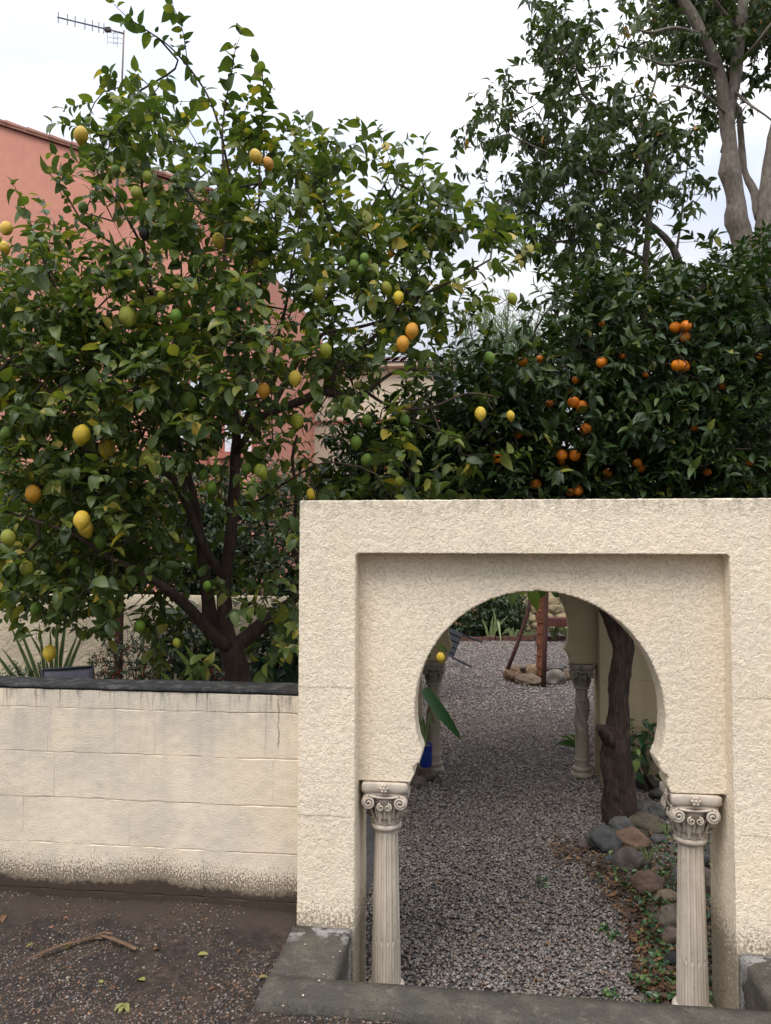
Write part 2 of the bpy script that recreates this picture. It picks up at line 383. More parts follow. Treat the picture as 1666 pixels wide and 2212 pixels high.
def ground_mat(name, cols, sc, bs, bd, wet=False):
    k = M(name, .9, .3)
    a = k.ramp(k.noise(sc, 6, .7), [(.32, cols[0]), (.5, cols[1]), (.68, cols[2])])
    v = k.voro(110); pe = k.ramp(v, [(.0, 1), (.35, .0)])
    a = k.mix(k.math('MULTIPLY', pe, .25), a, tuple(min(1, x*2.0) for x in cols[2]))
    pt = k.ramp(k.noise(2.4, 5, .65), [(.44, 0), (.58, 1)])
    a = k.mix(k.math('MULTIPLY', pt, .75), a, cols[3])
    if wet:
        nw = k.math('ADD', k.maprange(k.z()[1], -.13, .02, 0, 1), k.math('MULTIPLY', k.math('SUBTRACT', k.noise(9, 4, .6), .5), .9))
        a = k.mix(k.ramp(nw, [(.4, 0), (.75, .85)]), a, (.062, .044, .032))
    k.color(a); k.bump(k.math('ADD', k.noise(bs, 6, .7), k.math('MULTIPLY', pe, .5)), .8, bd); return k.m
M_DIRT = ground_mat('damp_dirt', [(.020, .014, .011), (.050, .035, .026), (.098, .070, .051), (.022, .019, .018)], 30, 120, .012, True)
M_GARDEN = ground_mat('gravel_bed', [(.04, .036, .036), (.09, .083, .083), (.17, .16, .16), (.06, .055, .053)], 60, 90, .015)

def rust(name, a, b):
    k = M(name, .85, .3); k.color(k.ramp(k.noise(20, 6, .7), [(.3, a), (.7, b)])); k.bump(k.noise(60, 5, .7), .8, .006); return k.m
M_RUST = rust('orange_rust', (.10, .035, .02), (.29, .12, .065)); M_RUSTDARK = rust('dark_rust', (.035, .016, .014), (.10, .04, .03))

# ------------------------------------------------------------------ ground
def ground_height(x, y):
    h = .012*mnoise.noise(Vector((x*1.3, y*1.7, 0))) + .005*mnoise.noise(Vector((x*7, y*7, 3))) + .005*mnoise.noise(Vector((x*22, y*22, 5)))
    bank = max(0.0, 1-abs(y-.06)/.16); bank = bank*bank*(3-2*bank)
    h += bank*(.042+.04*mnoise.noise(Vector((x*1.5+4, 0, 1)))+.01*mnoise.noise(Vector((x*14, y*14, 1)))) if x < -.74 else 0
    edge = min(abs(x+.77) if y > -.6 else 9, abs(y+.54) if x > -.8 else 9)
    w = max(0.0, min(1.0, (y+1.7)/.35, (x+4.0)/.35)); h = h-.022+(-.008 if edge < .03 else 0)
    return h*w+(-.030)*(1-w)
def build_ground():
    x0, x1, y0, y1, s = -4.0, 2.3, -1.7, .13, .022
    nx = int((x1-x0)/s); ny = int((y1-y0)/s)
    V = []; Fc = []
    for j in range(ny+1):
        for i in range(nx+1):
            x = x0+(x1-x0)*i/nx; y = y0+(y1-y0)*j/ny; V.append((x, y, ground_height(x, y)))
    for j in range(ny):
        for i in range(nx):
            cx = x0+(x1-x0)*(i+.5)/nx; cy = y0+(y1-y0)*(j+.5)/ny
            if -.75 < cx < 1.21 and cy > -.525: continue
            a = j*(nx+1)+i; Fc.append((a, a+1, a+nx+2, a+nx+1))
    B = MB(); B.add(V, Fc); z = -.03
    for a, b, c, d in ((-80, -80, 80, y0), (-80, y0, x0, y1), (x1-.003, y0, 80, y1)):
        B.add([(a, b, z), (c, b, z), (c, d, z), (a, d, z)], [(0, 1, 2, 3)])
    o = B.link('ground', M_DIRT, smooth=True); tag(o, kind='structure')
    B = MB(); B.add([(-120, -.4, GZ-.008), (120, -.4, GZ-.008), (120, 220, GZ-.008), (-120, 220, GZ-.008)], [(0, 1, 2, 3)])
    tag(B.link('garden_ground', M_GARDEN), kind='structure')
build_ground()

# concrete kerb round the sunk threshold
step = empty('entrance_kerb', (.2, -.45, 0), 'low worn concrete kerb around the sunken threshold of the arched gateway', 'kerb')
def noisy_box(a, b, s, amp, seed=0, bev=.006):
    bm = bmesh.new(); bmesh.ops.create_cube(bm, size=1)
    for v in bm.verts: v.co = Vector([a[i]+(b[i]-a[i])*(v.co[i]+.5) for i in range(3)])
    bmesh.ops.bevel(bm, geom=bm.edges[:], offset=bev, segments=2, affect='EDGES')
    L = max(b[i]-a[i] for i in range(3)); 
    for ax in range(3):
        n = int((b[ax]-a[ax])/s)
        for k in range(1, n):
            p = [0, 0, 0]; p[ax] = a[ax]+(b[ax]-a[ax])*k/n; nn = [0, 0, 0]; nn[ax] = 1
            bmesh.ops.bisect_plane(bm, geom=bm.verts[:]+bm.edges[:]+bm.faces[:], plane_co=p, plane_no=nn)
    for v in bm.verts:
        q = Vector(v.co)*9+Vector((seed, 0, 0)); v.co += Vector((mnoise.noise(q), mnoise.noise(q+Vector((9, 0, 0))), mnoise.noise(q+Vector((0, 9, 0)))))*amp
    return bm
def link_bm(bm, name, m, parent=None, smooth=True):
    me = bpy.data.meshes.new(name); bm.to_mesh(me); bm.free()
    me.polygons.foreach_set('use_smooth', [smooth]*len(me.polygons)); return link(name, me, m, parent)
link_bm(noisy_box((-.765, -.370, -.40), (-.525, -.002, .0), .03, .0018, 1, .004), 'side_slab', M_SLAB, step)
link_bm(noisy_box((.98, -.370, -.40), (1.235, -.002, .0), .03, .0018, 3, .004), 'side_slab', M_SLAB, step)
link_bm(noisy_box((-.77, -.545, -.40), (1.24, -.373, .0), .035, .0018, 5, .004), 'front_slab', M_SLAB, step)

# ------------------------------------------------------------------ arched gateways
def remeshed(bm, voxel):
    me = bpy.data.meshes.new('tmp'); bm.to_mesh(me); bm.free()
    o = bpy.data.objects.new('tmp', me); COL.objects.link(o)
    m = o.modifiers.new('r', 'REMESH'); m.mode = 'VOXEL'; m.voxel_size = voxel; m.use_smooth_shade = True
    dg = bpy.context.evaluated_depsgraph_get(); dg.update()
    out = bpy.data.meshes.new_from_object(o.evaluated_get(dg)); bpy.data.objects.remove(o)
    return out
def prism(bm, outline, y0, y1):
    vs = [bm.verts.new((x, y0, z)) for x, z in outline]; f = bm.faces.new(vs)
    r = bmesh.ops.extrude_face_region(bm, geom=[f])
    for v in r['geom']:
        if isinstance(v, bmesh.types.BMVert): v.co.y = y1
    bmesh.ops.recalc_face_normals(bm, faces=bm.faces[:])
ARC_X, ARC_Z, ARC_R = .235, .865, .508
def gateway(name, y, voxel, mat, label, zb, zbr, colm, twisted):
    root = empty(name, (.235, y+.165, GZ), label, 'gateway')
    bm = bmesh.new()
    L, R, IL, IR, T, IT = -.756, 1.225, -.512, .975, 1.75, 1.528
    prism(bm, [(L, zb), (IL, zb), (IL, IT), (IR, IT), (IR, zbr), (R, zbr), (R, T), (L, T)], y, y+.33)
    me = remeshed(bm, voxel); link('frame', me, mat, root)
    bm = bmesh.new(); pts = []
    a1 = math.asin((ARC_Z-.695)/ARC_R)
    left = [(-.528, .566), (-.528, 1.545), (.99, 1.545), (.99, .566)]
    prof = [(.525, .568), (.511, .60), (.518, .632), (.49, .650), (.474, .695)]
    pts += left
    pts += [(ARC_X+dx, z) for dx, z in prof]
    n = 48
    for i in range(1, n): 
        th = -a1+(PI+2*a1)*i/n; pts.append((ARC_X+ARC_R*math.cos(th), ARC_Z+ARC_R*math.sin(th)))
    pts += [(ARC_X-dx, z) for dx, z in reversed(prof)]
    prism(bm, pts, y+.09, y+.24)
    me = remeshed(bm, voxel); link('arch_panel', me, mat, root)
    for cx in (-.402, .852): column(root, cx, y+.165, colm, twisted)
    return root
def carve_attr(me, f):
    a = me.attributes.new('rnd', 'FLOAT', 'POINT'); a.data.foreach_set('value', [f(v.co) for v in me.vertices])
def column(root, cx, cy, mat, twisted):
    base_z, cap_z, top_z = GZ, .354, .562
    zt, zbm = cap_z, GZ+.085
    H = zt-zbm; NF = 14
    if not twisted:
        def fr(r, z, th):
            t = (z-zbm)/H; u = math.cos(NF*th)                # +1 at the middle of a flute
            if t > .955: k = max(0, min(1, (.975-t)/.02))*.6
            else: k = 1
            if t < .30:                                     # lower third: reeds fill the flutes
                w = min(1, (.30-t)/.012); fl = -.0042*max(0, u)**.6; rd = -.0045*max(0, 1-abs(u)*2.2) + .0008*max(0, u)
                return r+(1-w)*fl+w*rd
            return r-.0072*k*max(0.0, u)**.6
        prof = [(.0625+(.049-.0625)*((i/60)**1.15), zbm+H*i/60) for i in range(61)]
        V, Fc = lathe(prof, 160, fr)
        crease = lambda co: 0.0
    else:
        def fr(r, z, th):
            t = (z-zbm)/H
            if t > .48: k = min(1, (t-.48)/.04)*min(1, max(0, (.86-t)/.03)); return r+.013*k*math.cos(3*th+t*17)
            if t < .46: return r*(1-.02*abs(math.cos(4*th)))
            return r
        prof = []
        for i in range(61):
            t = i/60; r = .062-.012*t
            if abs(t-.86) < .012: r += .008
            if abs(t-.47) < .012: r += .004
            if abs(t-.09) < .012: r += .008
            prof.append((r, zbm+H*t))
        V, Fc = lathe(prof, 48, fr)
    me = mesh_of('column_shaft', [(x+cx, y+cy, z) for x, y, z in V], Fc, True)
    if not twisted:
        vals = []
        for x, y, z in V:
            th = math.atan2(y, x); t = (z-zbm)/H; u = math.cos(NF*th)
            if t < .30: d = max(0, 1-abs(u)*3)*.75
            else: d = max(0, 1-abs(u-.25)*3)*.5  # flute shading put into the colour for more contrast
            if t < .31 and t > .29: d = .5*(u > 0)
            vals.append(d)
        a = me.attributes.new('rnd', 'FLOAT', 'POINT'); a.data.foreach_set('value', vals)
    sh = link('column', me, mat, root)
    prof = [(.088, base_z), (.09, base_z+.03), (.074, base_z+.036), (.07, base_z+.05), (.078, base_z+.056), (.081, base_z+.068), (.078, base_z+.080), (.066, base_z+.087), (.060, base_z+.089)]
    V, Fc = lathe(prof, 40); me = mesh_of('column_base', [(x+cx, y+cy, z) for x, y, z in V], Fc, True)
    b = bpy.data.objects.new('base', me); me.materials.append(mat); COL.objects.link(b); b.parent = sh
    # capital
    B = MB(); z0 = cap_z
    prof = [(.049, z0-.004), (.060, z0+.0), (.066, z0+.010), (.066, z0+.018), (.058, z0+.026), (.052, z0+.030), (.052, z0+.045), (.056, z0+.075), (.064, z0+.100), (.076, z0+.125), (.080, z0+.150)]
    V, Fc = lathe(prof, 36); B.add(V, Fc)
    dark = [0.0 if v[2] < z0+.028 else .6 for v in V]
    # abacus with concave sides
    ring = []
    hw = .100
    for q in range(4):
        for j in range(10):
            t = j/10*2-1; off = hw-.016*(1-t*t)
            p = (t*hw*.93, -off); a = q*PI/2
            ring.append((p[0]*math.cos(a)-p[1]*math.sin(a), p[0]*math.sin(a)+p[1]*math.cos(a)))
    lev = [(.86, z0+.150), (.90, z0+.160), (.88, z0+.166), (.93, z0+.170), (1.0, z0+.180), (1.0, z0+.205), (.97, z0+.210)]
    V = []; n = len(ring); dk = []
    for s, z in lev:
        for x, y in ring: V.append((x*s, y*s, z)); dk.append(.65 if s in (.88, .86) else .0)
    Fc = [(i*n+k, i*n+(k+1) % n, (i+1)*n+(k+1) % n, (i+1)*n+k) for i in range(len(lev)-1) for k in range(n)]
    Fc += [tuple(range(n-1, -1, -1)), tuple((len(lev)-1)*n+k for k in range(n))]
    B.add(V, Fc); dark += dk
    def rotq(P, a): return [(x*math.cos(a)-y*math.sin(a), x*math.sin(a)+y*math.cos(a), z) for x, y, z in P]
    for q in range(4):
        a = q*PI/2
        for sgn in (-1, 1):                                     # a pair of volutes on each face
            pts = []; rr = []; c = (sgn*.066, z0+.128); N = 30
            for i in range(N):
                u = i/(N-1); th = PI/2+sgn*(-u*4.4*PI+.0); rad = .0245*(1-u)**.8+.003
                pts.append((c[0]+rad*math.cos(th)*1.0, -.083-.010*u, c[1]+rad*math.sin(th))); rr.append(.0066*(1-.45*u))
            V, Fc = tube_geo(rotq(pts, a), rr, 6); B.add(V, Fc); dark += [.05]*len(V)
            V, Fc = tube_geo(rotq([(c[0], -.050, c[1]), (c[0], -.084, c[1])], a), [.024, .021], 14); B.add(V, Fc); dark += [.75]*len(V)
            pts = []; rr = []; c = (sgn*.016, z0+.108)          # small inner scroll
            for i in range(14):
                u = i/13; th = PI/2+sgn*(-u*3*PI); rad = .014*(1-u)**.8+.002
                pts.append((c[0]+rad*math.cos(th), -.082-.006*u, c[1]+rad*math.sin(th))); rr.append(.0045*(1-.4*u))
            V, Fc = tube_geo(rotq(pts, a), rr, 5); B.add(V, Fc); dark += [.05]*len(V)
            V, Fc = tube_geo(rotq([(sgn*.062, -.086, z0+.155), (sgn*.03, -.080, z0+.148), (0, -.080, z0+.146)], a), [.006, .006, .005], 5); B.add(V, Fc); dark += [.0]*len(V)
        for j in range(7):                                      # rosette on the abacus
            ang = j*PI/3; r_ = .013 if j < 6 else 0
            ce = (r_*math.cos(ang), -.092-(.003 if j == 6 else 0), z0+.190+r_*math.sin(ang)); V = []; Fc = []
            for i in range(5):
                for k in range(7):
                    ph = PI*i/4-PI/2; t2 = 2*PI*k/7; s = .0078
                    V.append((ce[0]+s*math.cos(ph)*math.cos(t2), ce[1]+s*math.cos(ph)*math.sin(t2), ce[2]+s*math.sin(ph)))
            Fc = [(i*7+k, i*7+(k+1) % 7, (i+1)*7+(k+1) % 7, (i+1)*7+k) for i in range(4) for k in range(7)]
            B.add(rotq(V, a), Fc); dark += [0.0]*len(V)
    for ring_i, (nn, hh, zz, w, off) in enumerate(((10, .052, z0+.026, .0165, 0), (10, .082, z0+.032, .015, .5), (10, .098, z0+.034, .011, 0))):
        for k in range(nn):                                     # acanthus leaves with a curled tip
            a = 2*PI*(k+off)/nn-PI/2; P = []; n5 = 7
            for i in range(n5):
                t = i/(n5-1); rad = .058+.013*t+.016*t**3-(.004 if ring_i == 2 else 0); z = zz+hh*t-(.012*t**4); ww = w*(1-.2*t)*(1 if t < .85 else .7)
                for s in (-1, -.5, 0, .5, 1):
                    P.append((s*ww*(1+.14*(i % 2)), -(rad+.008*(1-s*s)-.003*(abs(s) == .5)), z+abs(s)*-.003))
            Fc = [(i*5+j, i*5+j+1, (i+1)*5+j+1, (i+1)*5+j) for i in range(n5-1) for j in range(4)]
            B.add(rotq(P, a+PI/2), Fc); dark += [.55 if (j % 5) in (0, 4) else (.3 if (j % 5) in (1, 3) else 0) for j in range(len(P))]
    B.V = [(x+cx, y+cy, z) for x, y, z in B.V]
    me = B.mesh('column_capital', True); a_ = me.attributes.new('rnd', 'FLOAT', 'POINT'); a_.data.foreach_set('value', dark)
    me.materials.append(mat); c_ = bpy.data.objects.new('capital', me); COL.objects.link(c_); c_.parent = sh
    for o in (b, c_): o.matrix_parent_inverse = Matrix.Identity(4)
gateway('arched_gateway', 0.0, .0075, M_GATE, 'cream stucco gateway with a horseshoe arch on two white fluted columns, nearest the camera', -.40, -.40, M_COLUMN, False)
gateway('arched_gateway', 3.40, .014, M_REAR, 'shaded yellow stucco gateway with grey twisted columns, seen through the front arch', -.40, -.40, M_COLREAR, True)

# ------------------------------------------------------------------ boundary walls
wall = empty('boundary_wall', (-2.0, .19, 0), 'low cream painted block wall with dark mossy top, left of the front gateway', 'wall')
def block(x0, x1, z0, z1, seed):
    nx = max(3, int((x1-x0)/.011)); nz = max(3, int((z1-z0)/.011)); V = []; Fc = []; g = .0012
    for j in range(nz+1):
        for i in range(nx+1):
            x = x0+.0003+(x1-x0-.0006)*i/nx; z = z0+g+(z1-z0-2*g)*j/nz
            if j == 1: z = z0+g+.0035+.002*mnoise.noise(Vector((x*20, 3, z0)))
            if j == nz-1: z = z1-g-.0035+.002*mnoise.noise(Vector((x*20, 5, z1)))
            zr = z0 if j <= nz//2 else z1; z += (.0045*mnoise.noise(Vector((x*3.1, 0, zr*9)))+.0025*mnoise.noise(Vector((x*17, 2, zr*9)))) if zr < .9 else 0
            e = min(i, nx-i); ez = min(j, nz-j)
            q = Vector((x*7, seed, z*7)); y = .10+.0018*mnoise.noise(q)+.0012*mnoise.noise(q*4)+(seed % 7-3)*.0004
            if ez == 0: y += max(0, .0004+.011*mnoise.noise(Vector((x*11, 0, z0 if j == 0 else z1))))
            if e == 0: y += max(0, -.0010+.003*mnoise.noise(Vector((0, z*14, x0 if i == 0 else x1))))
            V.append((x, y, z))
    n = len(V)
    for j in range(nz):
        for i in range(nx):
            a = j*(nx+1)+i; Fc.append((a, a+1, a+nx+2, a+nx+1))
    x0 += g; x1 -= g; z0 += g; z1 -= g
    V += [(x0, .27, z0), (x1, .27, z0), (x1, .27, z1), (x0, .27, z1)]
    b = list(range(0, nx+1)); t = [nz*(nx+1)+i for i in range(nx+1)]; l = [j*(nx+1) for j in range(nz+1)]; r = [j*(nx+1)+nx for j in range(nz+1)]
    Fc += [tuple(b[::-1]+[n, n+1]), tuple(t+[n+2, n+3]), tuple(l+[n+3, n]), tuple(r[::-1]+[n+1, n+2]), (n+1, n, n+3, n+2)]
    return mesh_of('block', V, Fc, False)
rows = [(-.36, -.16, -1.44), (-.16, .04, -.94), (.04, .24, -1.19), (.24, .44, -1.03), (.44, .64, -.886), (.64, .835, -1.42), (.835, .915, -1.18)]
sd_ = 0
for z0, z1, xj in rows:
    xs = [-.752]; x = xj
    while x > -.80: x -= .5
    if -.80 - xj > 0: x = xj
    x = xj if xj < -.80 else xj-.5
    if xj > -.80: x = xj-.5
    # right-hand end piece, then whole blocks to the left
    while x < -.80-.5: x += .5
    if x > -.80: x -= .5
    while x > -3.4: xs.append(x); x -= .5
    for a, b in zip(xs[1:], xs[:-1]):
        sd_ += 1; link('block', block(a, b, z0, z1, sd_*13 % 97), M_BLOCK, wall)
B = MB(); B.box((-3.4, .1045, -.36), (-.753, .265, .912)); B.link('mortar_core', M_BLOCK, wall)
link_bm(noisy_box((-3.4, .097, .914), (-.757, .285, .934), .03, .0045, 9, .004), 'coping', M_COPING, wall)

wall2 = empty('boundary_wall', (2.4, .19, 0), 'low cream painted wall at the right edge, beside the front gateway', 'wall')
B = MB(); B.box((1.226, .10, -.36), (4.5, .27, .912)); B.link('wall_body', M_BLOCK, wall2)
link_bm(noisy_box((1.23, .088, .914), (4.5, .285, .94), .06, .004, 2, .008), 'coping', M_COPING, wall2)

def plaster(name, base, bs=14, bd=.03, dirt=.3):
    k = M(name, .9, .2); n = k.noise(3, 5, .6)
    c = k.mix(k.ramp(n, [(.3, 0), (.7, 1)]), tuple(x*.85 for x in base), base)
    st = k.ramp(k.noise(10, 5, .7), [(.58, 0), (.75, 1)]); c = k.mix(k.math('MULTIPLY', st, dirt), c, (.2, .16, .11))
    k.color(c); k.bump(k.math('ADD', k.noise(bs, 5, .6, dist=.8), k.math('MULTIPLY', k.noise(bs*5, 4, .6), .4)), .8, bd); return k.m
M_YWALL = plaster('rough_cream_render', (.62, .52, .37))
def garden_wall(x0, x1, y, z1, label, mat, th=.2, z0=GZ):
    B = MB(); nx = int((x1-x0)/.12)+1; nz = int((z1-z0)/.12)+1; V = []; Fc = []
    for j in range(nz+1):
        for i in range(nx+1):
            x = x0+(x1-x0)*i/nx; z = z0+(z1-z0)*j/nz
            V.append((x, y+.012*mnoise.noise(Vector((x*3, 0, z*3))), z+(.015*mnoise.noise(Vector((x*4, 7, 0))) if j == nz else 0)))
    for j in range(nz):
        for i in range(nx): a = j*(nx+1)+i; Fc.append((a, a+1, a+nx+2, a+nx+1))
    n = len(V); top = [nz*(nx+1)+i for i in range(nx+1)]
    for i in top: V.append((V[i][0], y+th, V[i][2]))
    for i in range(nx): Fc.append((top[i], top[i+1], n+i+1, n+i))
    m = len(V); V += [(x0, y+th, z0), (x1, y+th, z0)]
    Fc += [(n+i+1, n+i, m, m+1) if i == 0 else (n+i+1, n+i, m+1) for i in range(nx)]
    Fc += [tuple([j*(nx+1) for j in range(nz+1)][::-1]+[m, n][::1])]
    B.add(V, Fc); return tag(B.link('garden_wall', mat, smooth=True), label, 'wall', None, 'thing')
garden_wall(-7.5, -.77, 3.50, 1.10, 'rough cream garden wall behind the variegated sword-leaved plant and the chair', M_YWALL)
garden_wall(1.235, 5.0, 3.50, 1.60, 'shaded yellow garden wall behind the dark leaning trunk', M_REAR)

# ------------------------------------------------------------------ leaves, shoots, trees
def leaf_tpl(w=.5, fold=.25, curl=.3, rows=5, twist=0.0, wave=0.0, tip=1.0, seed=0, base=.12):
    rs = random.Random(seed); V = []; Fc = []
    for i in range(rows+1):
        t = i/rows; ww = w*.5*(math.sin(PI*min(1, t**(.85*tip)*(1-base)+base))**.8 if i < rows else .0)
        if i == 0: ww = w*.06
        y = t; z = -curl*t*t; zz = wave*math.sin(t*9+seed)
        if curl: y = math.sin(t*min(1.4, curl*1.5))/min(1.4, curl*1.5)
        tw = twist*t
        for s in (-1, 0, 1):
            x = s*ww; dz = abs(s)*ww*fold*2+zz*abs(s)*s*(1 if i % 2 else -1)
            V.append((x*math.cos(tw)-dz*math.sin(tw), y, z+x*math.sin(tw)+dz*math.cos(tw)))
    for i in range(rows):
        a = i*3; b = a+3
        Fc += [(a, a+1, b+1, b), (a+1, a+2, b+2, b+1)]
    return np.array(V), np.array(Fc)
def tpls(n, **kw):
    out = []
    for i in range(n):
        k = dict(kw); k['curl'] = kw.get('curl', .3)*random.uniform(.5, 1.6); k['fold'] = kw.get('fold', .25)*random.uniform(.3, 1.6)
        k['twist'] = random.uniform(-.5, .5); k['seed'] = i; k['w'] = kw.get('w', .5)*random.uniform(.85, 1.12); out.append(leaf_tpl(**k))
    return out
T_LEMON = tpls(8, w=.62, fold=.22, curl=.34, rows=5, wave=.02)
T_ORANGE = tpls(8, w=.42, fold=.25, curl=.28, rows=4)
T_DROOP = tpls(6, w=.42, fold=.2, curl=.7, rows=4)
T_SMALL = tpls(5, w=.45, fold=.2, curl=.3, rows=3)
T_NEEDLE = tpls(3, w=.12, fold=.0, curl=.4, rows=2)
def nrm(a): return a/(np.linalg.norm(a, axis=-1, keepdims=True)+1e-9)
def bases(Y, N):
    X = nrm(np.cross(Y, N)); Z = np.cross(X, Y); return np.stack([X, Y, Z], axis=-1)
def leaves_mesh(name, tp, P, Bs, S, rnd):
    VV = []; QQ = []; RR = []; off = 0; which = np.arange(len(P)) % len(tp)
    for k, (tv, tf) in enumerate(tp):
        idx = np.where(which == k)[0]
        if not len(idx): continue
        V = P[idx][:, None, :]+np.einsum('nij,vj->nvi', Bs[idx], tv)*S[idx][:, None, None]
        VV.append(V.reshape(-1, 3)); QQ.append((tf[None]+(np.arange(len(idx))*len(tv))[:, None, None]).reshape(-1, 4)+off); RR.append(np.repeat(rnd[idx], len(tv))); off += len(idx)*len(tv)
    return big_mesh(name, np.concatenate(VV), np.concatenate(QQ), None, np.concatenate(RR), smooth=True)
def grid_points(rows, x0, y0, cell, n, zf, rng, power=1.25):
    W = np.array([[int(c) for c in r] for r in rows], float)**power; p = (W/W.sum()).ravel()
    k = rng.choice(W.size, n, p=p); r = k//W.shape[1]; c = k % W.shape[1]
    px = x0+(c+.5+rng.uniform(-.58, .58, n))*cell; py = y0+(r+.5+rng.uniform(-.58, .58, n))*cell
    Z = zf(px, py, rng.uniform(0, 1, n)); return np.array([at(a, b, d) for a, b, d in zip(px, py, Z)])
def clustered(pts, rng, frac, ncl, sig):
    # pull a share of the twig ends into clumps, so gaps open between them
    c = pts[rng.choice(len(pts), ncl, replace=False)]; n = int(len(pts)*frac); out = pts.copy()
    for i in rng.choice(len(pts), n, replace=False):
        j = np.argmin(np.linalg.norm(c-pts[i], axis=1)); out[i] = c[j]+(pts[i]-c[j])*.35+rng.normal(0, sig, 3)
    return out
def grow(limbs, targets, rng, step=.11, jit=.02, r0=.0019, expo=.42, droop=0.0):
    pos = np.zeros((len(targets)*14+6000, 3)); n = 0
    for pts, rad in limbs:
        for p in pts: pos[n] = p; n += 1
    n_limb = n; parent = np.full(len(pos), -1); d0 = np.array([np.min(np.linalg.norm(pos[:n]-t, axis=1)) for t in targets])
    chains = []; dirs = np.zeros((len(targets), 3))
    for ti in np.argsort(d0):
        t = targets[ti]; d = np.linalg.norm(pos[:n]-t, axis=1); j = int(np.argmin(d)); L = d[j]; k = max(1, int(L/step))
        a = pos[j].copy(); prev = j; ch = [j]; side = rng.normal(0, 1, 3)*jit*min(L, .6)*3
        for i in range(1, k+1):
            u = i/k; q = a*(1-u)+t*u+side*math.sin(PI*u)+(rng.normal(0, jit*.35, 3) if i < k else 0); q[2] += -droop*L*math.sin(PI*u)
            pos[n] = q; parent[n] = prev; prev = n; ch.append(n); n += 1
        dirs[ti] = pos[ch[-1]]-pos[ch[-2]]; chains.append(ch)
    cnt = np.ones(n)
    for i in range(n-1, n_limb-1, -1):
        if parent[i] >= n_limb: cnt[parent[i]] += cnt[i]*.999
    B = MB()
    for ch in chains:
        rr = [r0*cnt[i]**expo if i >= n_limb else r0*cnt[ch[1]]**expo*1.1 for i in ch]
        rr[0] = rr[1]; B.tube([pos[i] for i in ch], rr, 4 if rr[0] < .006 else 6, cap=False)
    return B, nrm(dirs)
def shoots(P, D, K, length, size, rng, up=.35, spread=.9, droop=.15, face_up=.8, whole=True):
    S = len(P); t = (np.arange(K)+.5)/K
    D2 = nrm(D+rng.normal(0, .35, (S, 3))+np.array([0, 0, up])); L = length*rng.uniform(.6, 1.4, S)
    a = nrm(np.cross(D2, rng.normal(0, 1, (S, 3)))); b = np.cross(D2, a); ph = rng.uniform(0, 6.28, S)[:, None]+np.arange(K)[None]*2.4
    rad = a[:, None]*np.cos(ph)[..., None]+b[:, None]*np.sin(ph)[..., None]
    pos = P[:, None]+D2[:, None]*(L[:, None]*t[None])[..., None]*1.0
    Y = nrm(D2[:, None]*.55*(.5+t[None, :, None])+rad*spread+np.array([0, 0, -droop])+rng.normal(0, .22, (S, K, 3)))
    N = nrm(np.array([0, 0, 1.0])*face_up+rad*-.2+D2[:, None]*.35+rng.normal(0, .33, (S, K, 3)))
    sz = size*rng.uniform(.42, 1.35, (S, K))*(1.05-.35*np.abs(t-.4)[None])
    end = P+D2*L[:, None]
    return pos.reshape(-1, 3), Y.reshape(-1, 3), N.reshape(-1, 3), sz.ravel(), end
def inview(P, pad=30):
    px, py, Z = project(P); return (px > -pad) & (px < 1666+pad) & (py > -pad) & (py < 2212+pad) & (Z > .3)
def make_foliage(root, tp, mat, pos, Y, N, sz, rnd, n_ind, rng, hide_by=None, name='foliage'):
    if hide_by is not None and len(hide_by):
        keep = np.ones(len(pos), bool); cx, cy, cz = project(pos+Y*sz[:, None]*.5)
        for fx, fy, fr, fZ in hide_by:
            hit = (np.hypot(cx-fx, cy-fy) < fr*.75+sz*F/cz*.33) & (cz < fZ+.10); keep &= ~(hit & (rng.uniform(0, 1, len(pos)) < .93))
        pos, Y, N, sz, rnd = pos[keep], Y[keep], N[keep], sz[keep], rnd[keep]
    Bs = bases(Y, N); px, py, Z = project(pos)
    vis = (px > 0) & (px < 1666) & (py > 0) & (py < 2212)
    if n_ind:
        score = np.where(vis, sz/Z*(1+.0*px), 0); score *= 1/(1+((Z-Z[vis].min())/.8)**2) if vis.any() else 1
        ind = np.argsort(-score)[:n_ind]
        meshes = []
        for i, (tv, tf) in enumerate(tp):
            me = mesh_of('leaf', tv, [tuple(map(int, f)) for f in tf], True); me.materials.append(mat); meshes.append(me)
        base = root.location
        for i in ind:
            o = bpy.data.objects.new('leaf', meshes[i % len(tp)]); o.parent = root
            m = Bs[i]*sz[i]; q = pos[i]
            o.matrix_basis = Matrix(((m[0, 0], m[0, 1], m[0, 2], q[0]-base[0]), (m[1, 0], m[1, 1], m[1, 2], q[1]-base[1]), (m[2, 0], m[2, 1], m[2, 2], q[2]-base[2]), (0, 0, 0, 1)))
            o.color = (float(rnd[i]), 0, 0, 1); COL.objects.link(o)
        keep = np.ones(len(pos), bool); keep[ind] = False
        pos, Bs, sz, rnd = pos[keep], Bs[keep], sz[keep], rnd[keep]
    me = leaves_mesh(name, tp, pos, Bs, sz, rnd); o = link(name, me, mat, root); o.color = (0, 0, 0, 1); tag(o, kind='stuff'); return o
def limb_list(root, data, mat, step=.05, first='trunk', sides=12, wob=.35):
    out = []
    for i, (pts, sc) in enumerate(data):
        # pts: (px, py, Z, width px)
        P = [at(a, b, Z) for a, b, Z, w in pts]; R = [w*.5*Z/F*sc for a, b, Z, w in pts]
        Q, r = smooth_path(P, R, step)
        V, Fc = tube_geo(Q, r, sides, True, wob); me = mesh_of('limb', V, Fc, True); link(first if i == 0 else 'branch', me, mat, root)
        out.append((Q, r))
    return out

